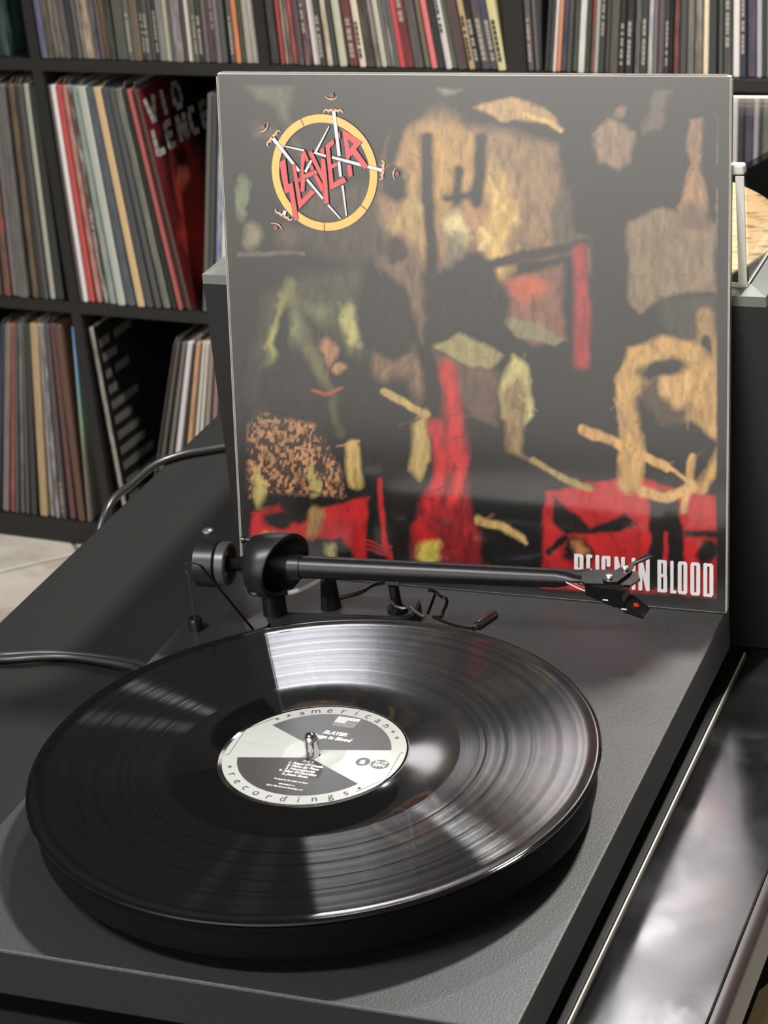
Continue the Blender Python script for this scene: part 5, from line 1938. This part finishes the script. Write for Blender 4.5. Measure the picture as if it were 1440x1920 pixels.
tag(cork, 'round speckled cork mat seen through the clear lid at the right edge', 'mat')


def cork_mat():
    m = bpy.data.materials.new('cork')
    m.use_nodes = True
    nt = m.node_tree
    b = nt.nodes['Principled BSDF']
    tc = nt.nodes.new('ShaderNodeTexCoord')
    v = nt.nodes.new('ShaderNodeTexNoise')
    v.inputs['Scale'].default_value = 120
    v.inputs['Detail'].default_value = 4
    mp = nt.nodes.new('ShaderNodeMapping')
    mp.inputs['Scale'].default_value = (0.7, 1.5, 1)
    nt.links.new(tc.outputs['Object'], mp.inputs[0])
    nt.links.new(mp.outputs[0], v.inputs['Vector'])
    cr = nt.nodes.new('ShaderNodeValToRGB')
    e = cr.color_ramp.elements
    e[0].position, e[0].color = .32, (*lin((150, 112, 70)), 1)
    e[1].position, e[1].color = .5, (*lin((222, 184, 134)), 1)
    nt.links.new(v.outputs['Fac'], cr.inputs[0])
    nt.links.new(cr.outputs[0], b.inputs['Base Color'])
    b.inputs['Roughness'].default_value = .8
    return m


bm = bmesh.new()
lathe(bm, [(0.004, 0), (0.1475, 0), (0.148, 0.0006), (0.148, 0.0024), (0.1475, 0.003), (0.004, 0.003)], 96, closed=True)
obj('mat_disc', bm, cork_mat(), cork, smooth=True)
# clear lid: a front pane, a top that slopes down to the rear, sides, thick pale polished edges, and a bar for a painted reflection


def acrylic():
    # thin clear pane: passes light straight through, mirrors by the Fresnel law
    m = bpy.data.materials.new('clear_acrylic')
    m.use_nodes = True
    nt = m.node_tree
    nt.nodes.remove(nt.nodes['Principled BSDF'])
    t = nt.nodes.new('ShaderNodeBsdfTransparent')
    t.inputs['Color'].default_value = (.95, .96, .955, 1)
    g = nt.nodes.new('ShaderNodeBsdfAnisotropic')
    g.inputs['Roughness'].default_value = .02
    lw = nt.nodes.new('ShaderNodeLayerWeight')
    lw.inputs['Blend'].default_value = 0.5
    x = nt.nodes.new('ShaderNodeMixShader')
    p5 = math_node(nt, 'POWER', lw.outputs['Facing'], 5.0)
    nt.links.new(math_node(nt, 'MULTIPLY_ADD', p5, .94, .045), x.inputs[0])
    nt.links.new(t.outputs[0], x.inputs[1])
    nt.links.new(g.outputs[0], x.inputs[2])
    nt.links.new(x.outputs[0], nt.nodes['Material Output'].inputs['Surface'])
    return m


acr = acrylic()
edge_m = mat('polished_edge_and_glint', (206, 208, 198), 0.25, coat=0.6)
LX0, LX1, LY0, LY1 = -0.146, 0.1664, 0.2985, 0.663
LB, LF, LR = CT + .0038, 0.2285, 0.1615
LT = 0.003


def ltop(y):
    return LF + (LR - LF) * (y - LY0) / (LY1 - LY0)


bm = bmesh.new()
box(bm, LX0 + LT, LX1 - LT, LY0, LY0 + LT, LB, LF - .006)
lid = cp('lid', bm, acr, label='clear acrylic lid')


def lp_(name, bm, m):
    o = obj(name, bm, m)
    o.parent = lid
    return o


bm = bmesh.new()
vs = box(bm, LX0 + .001, LX1 - .001, LY0 + .006, LY1, 0, LT)
for v in vs:
    v.co.z += ltop(v.co.y) - LT
lp_('top_pane', bm, acr)
for x in (LX0, LX1 - LT):
    bm = bmesh.new()
    prism(bm, [(LY0 + LT, LB), (LY1, LB), (LY1, ltop(LY1) - LT - .0001), (LY0 + LT + .004, ltop(LY0 + .006) - LT - .0006), (LY0 + LT + .004, LF - .007), (LY0 + LT, LF - .007)], x, x + LT, Matrix(((0, 0, 1, 0), (1, 0, 0, 0), (0, 1, 0, 0), (0, 0, 0, 1))))
    lp_('side_pane', bm, acr)
lp_('front_edge', bbox(LX0, LX1, LY0 - .0005, LY0 + .0058, LF - .0058, LF + .0004, .0015), edge_m)
lp_('rear_edge', bbox(LX0, LX1, LY1 + .0001, LY1 + .003, LB, LR + .0006, .0004), edge_m)
lp_('corner_reflection_bar', bbox(LX1 - .0052, LX1 - .0001, LY0 - .0012, LY0 - .0001, LB, LF - .0062, .0004), edge_m)  # pale bar painted for a bright reflection in the front pane
lp_('bottom_edge', bbox(LX0, LX1, LY0 - .0008, LY0 - .0001, LB, LB + .0012), edge_m)
lp_('bottom_edge', bbox(LX1 + .0001, LX1 + .0008, LY0, LY1, LB, LB + .0012), edge_m)

# ------------------------------------------------------------------ cables and small things on the table
cable_m = mat('black_cable', (36, 36, 36), 0.35, spec=0.6)
rc = 0.0030
zc = TABLE + rc + .0004
pts = [Vector((TX0 - .030, .30, FLOOR + .004)), Vector((TX0 - .016, .31, FLOOR + .05)), Vector((TX0 - .010, .325, -.45)), Vector((TX0 - .0095, .340, TABLE - .16)), Vector((TX0 - .0085, .352, TABLE - .07)), Vector((TX0 - .0065, .372, TABLE - .022)), Vector((TX0 - .0042, .398, TABLE + .0046))] + [onz(x, y, zc + dz) for x, y, dz in ((246, 908, .0004), (290, 872, 0), (340, 853, 0), (400, 842, 0))] + [Vector((-.262, .532, zc)), Vector((-.222, .545, zc)), Vector((CX0 - .0045, .548, zc + .003))]
bm = bmesh.new()
tube(bm, smooth_path(pts, 8), rc, 14)
o = obj('power_cable', bm, cable_m, smooth=True); tag(o, 'thick black cable arching over the left edge of the table', 'cable')
cabs = empty('audio_cable', (PX0 - .03, .196, TABLE))
tag(cabs, 'black audio leads plugged into the left side of the turntable', 'cable')
for k, (ys, seq) in enumerate(((.196, [(262, 1244, .006), (200, 1233, .003), (100, 1224, .002), (0, 1228, .002)]), (.1955, [(255, 1253, .004), (200, 1241, .003), (120, 1231, .002), (20, 1236, .002)]))):
    z0 = -0.047 - .004 * k
    path = [Vector((PX0 - .0075, .150 - .022 * k, -.052)), Vector((PX0 - .016, .155 - .016 * k, -.0575)), Vector((PX0 - .024, .172 - .010 * k, -.066))] + [onz(x, y, TABLE + .0024 + dz) for x, y, dz in seq] + [Vector((TX0 - .006, .186 - .012 * k, TABLE - .004)), Vector((TX0 - .012, .18 - .012 * k, TABLE - .05)), Vector((TX0 - .014, .19 - .012 * k, -.45)), Vector((TX0 - .02, .20 - .012 * k, FLOOR + .01))]
    bm = bmesh.new()
    tube(bm, smooth_path(path, 7), 0.0022, 12)
    o = obj('lead', bm, cable_m, cabs, smooth=True)
    o.matrix_parent_inverse = Matrix.Translation(-Vector(cabs.location))
dq = onz(390, 998, TABLE)
bm = bmesh.new()
lathe(bm, [(0, 0), (0.0040, 0), (0.0042, .0012), (0.003, .0022), (0, .0025)], 28)
o = obj('silver_button', bm, silver, smooth=True)
o.location = (dq.x, dq.y, TABLE + .0002)
tag(o, 'small round silver button lying on the table behind the counterweight', 'button')
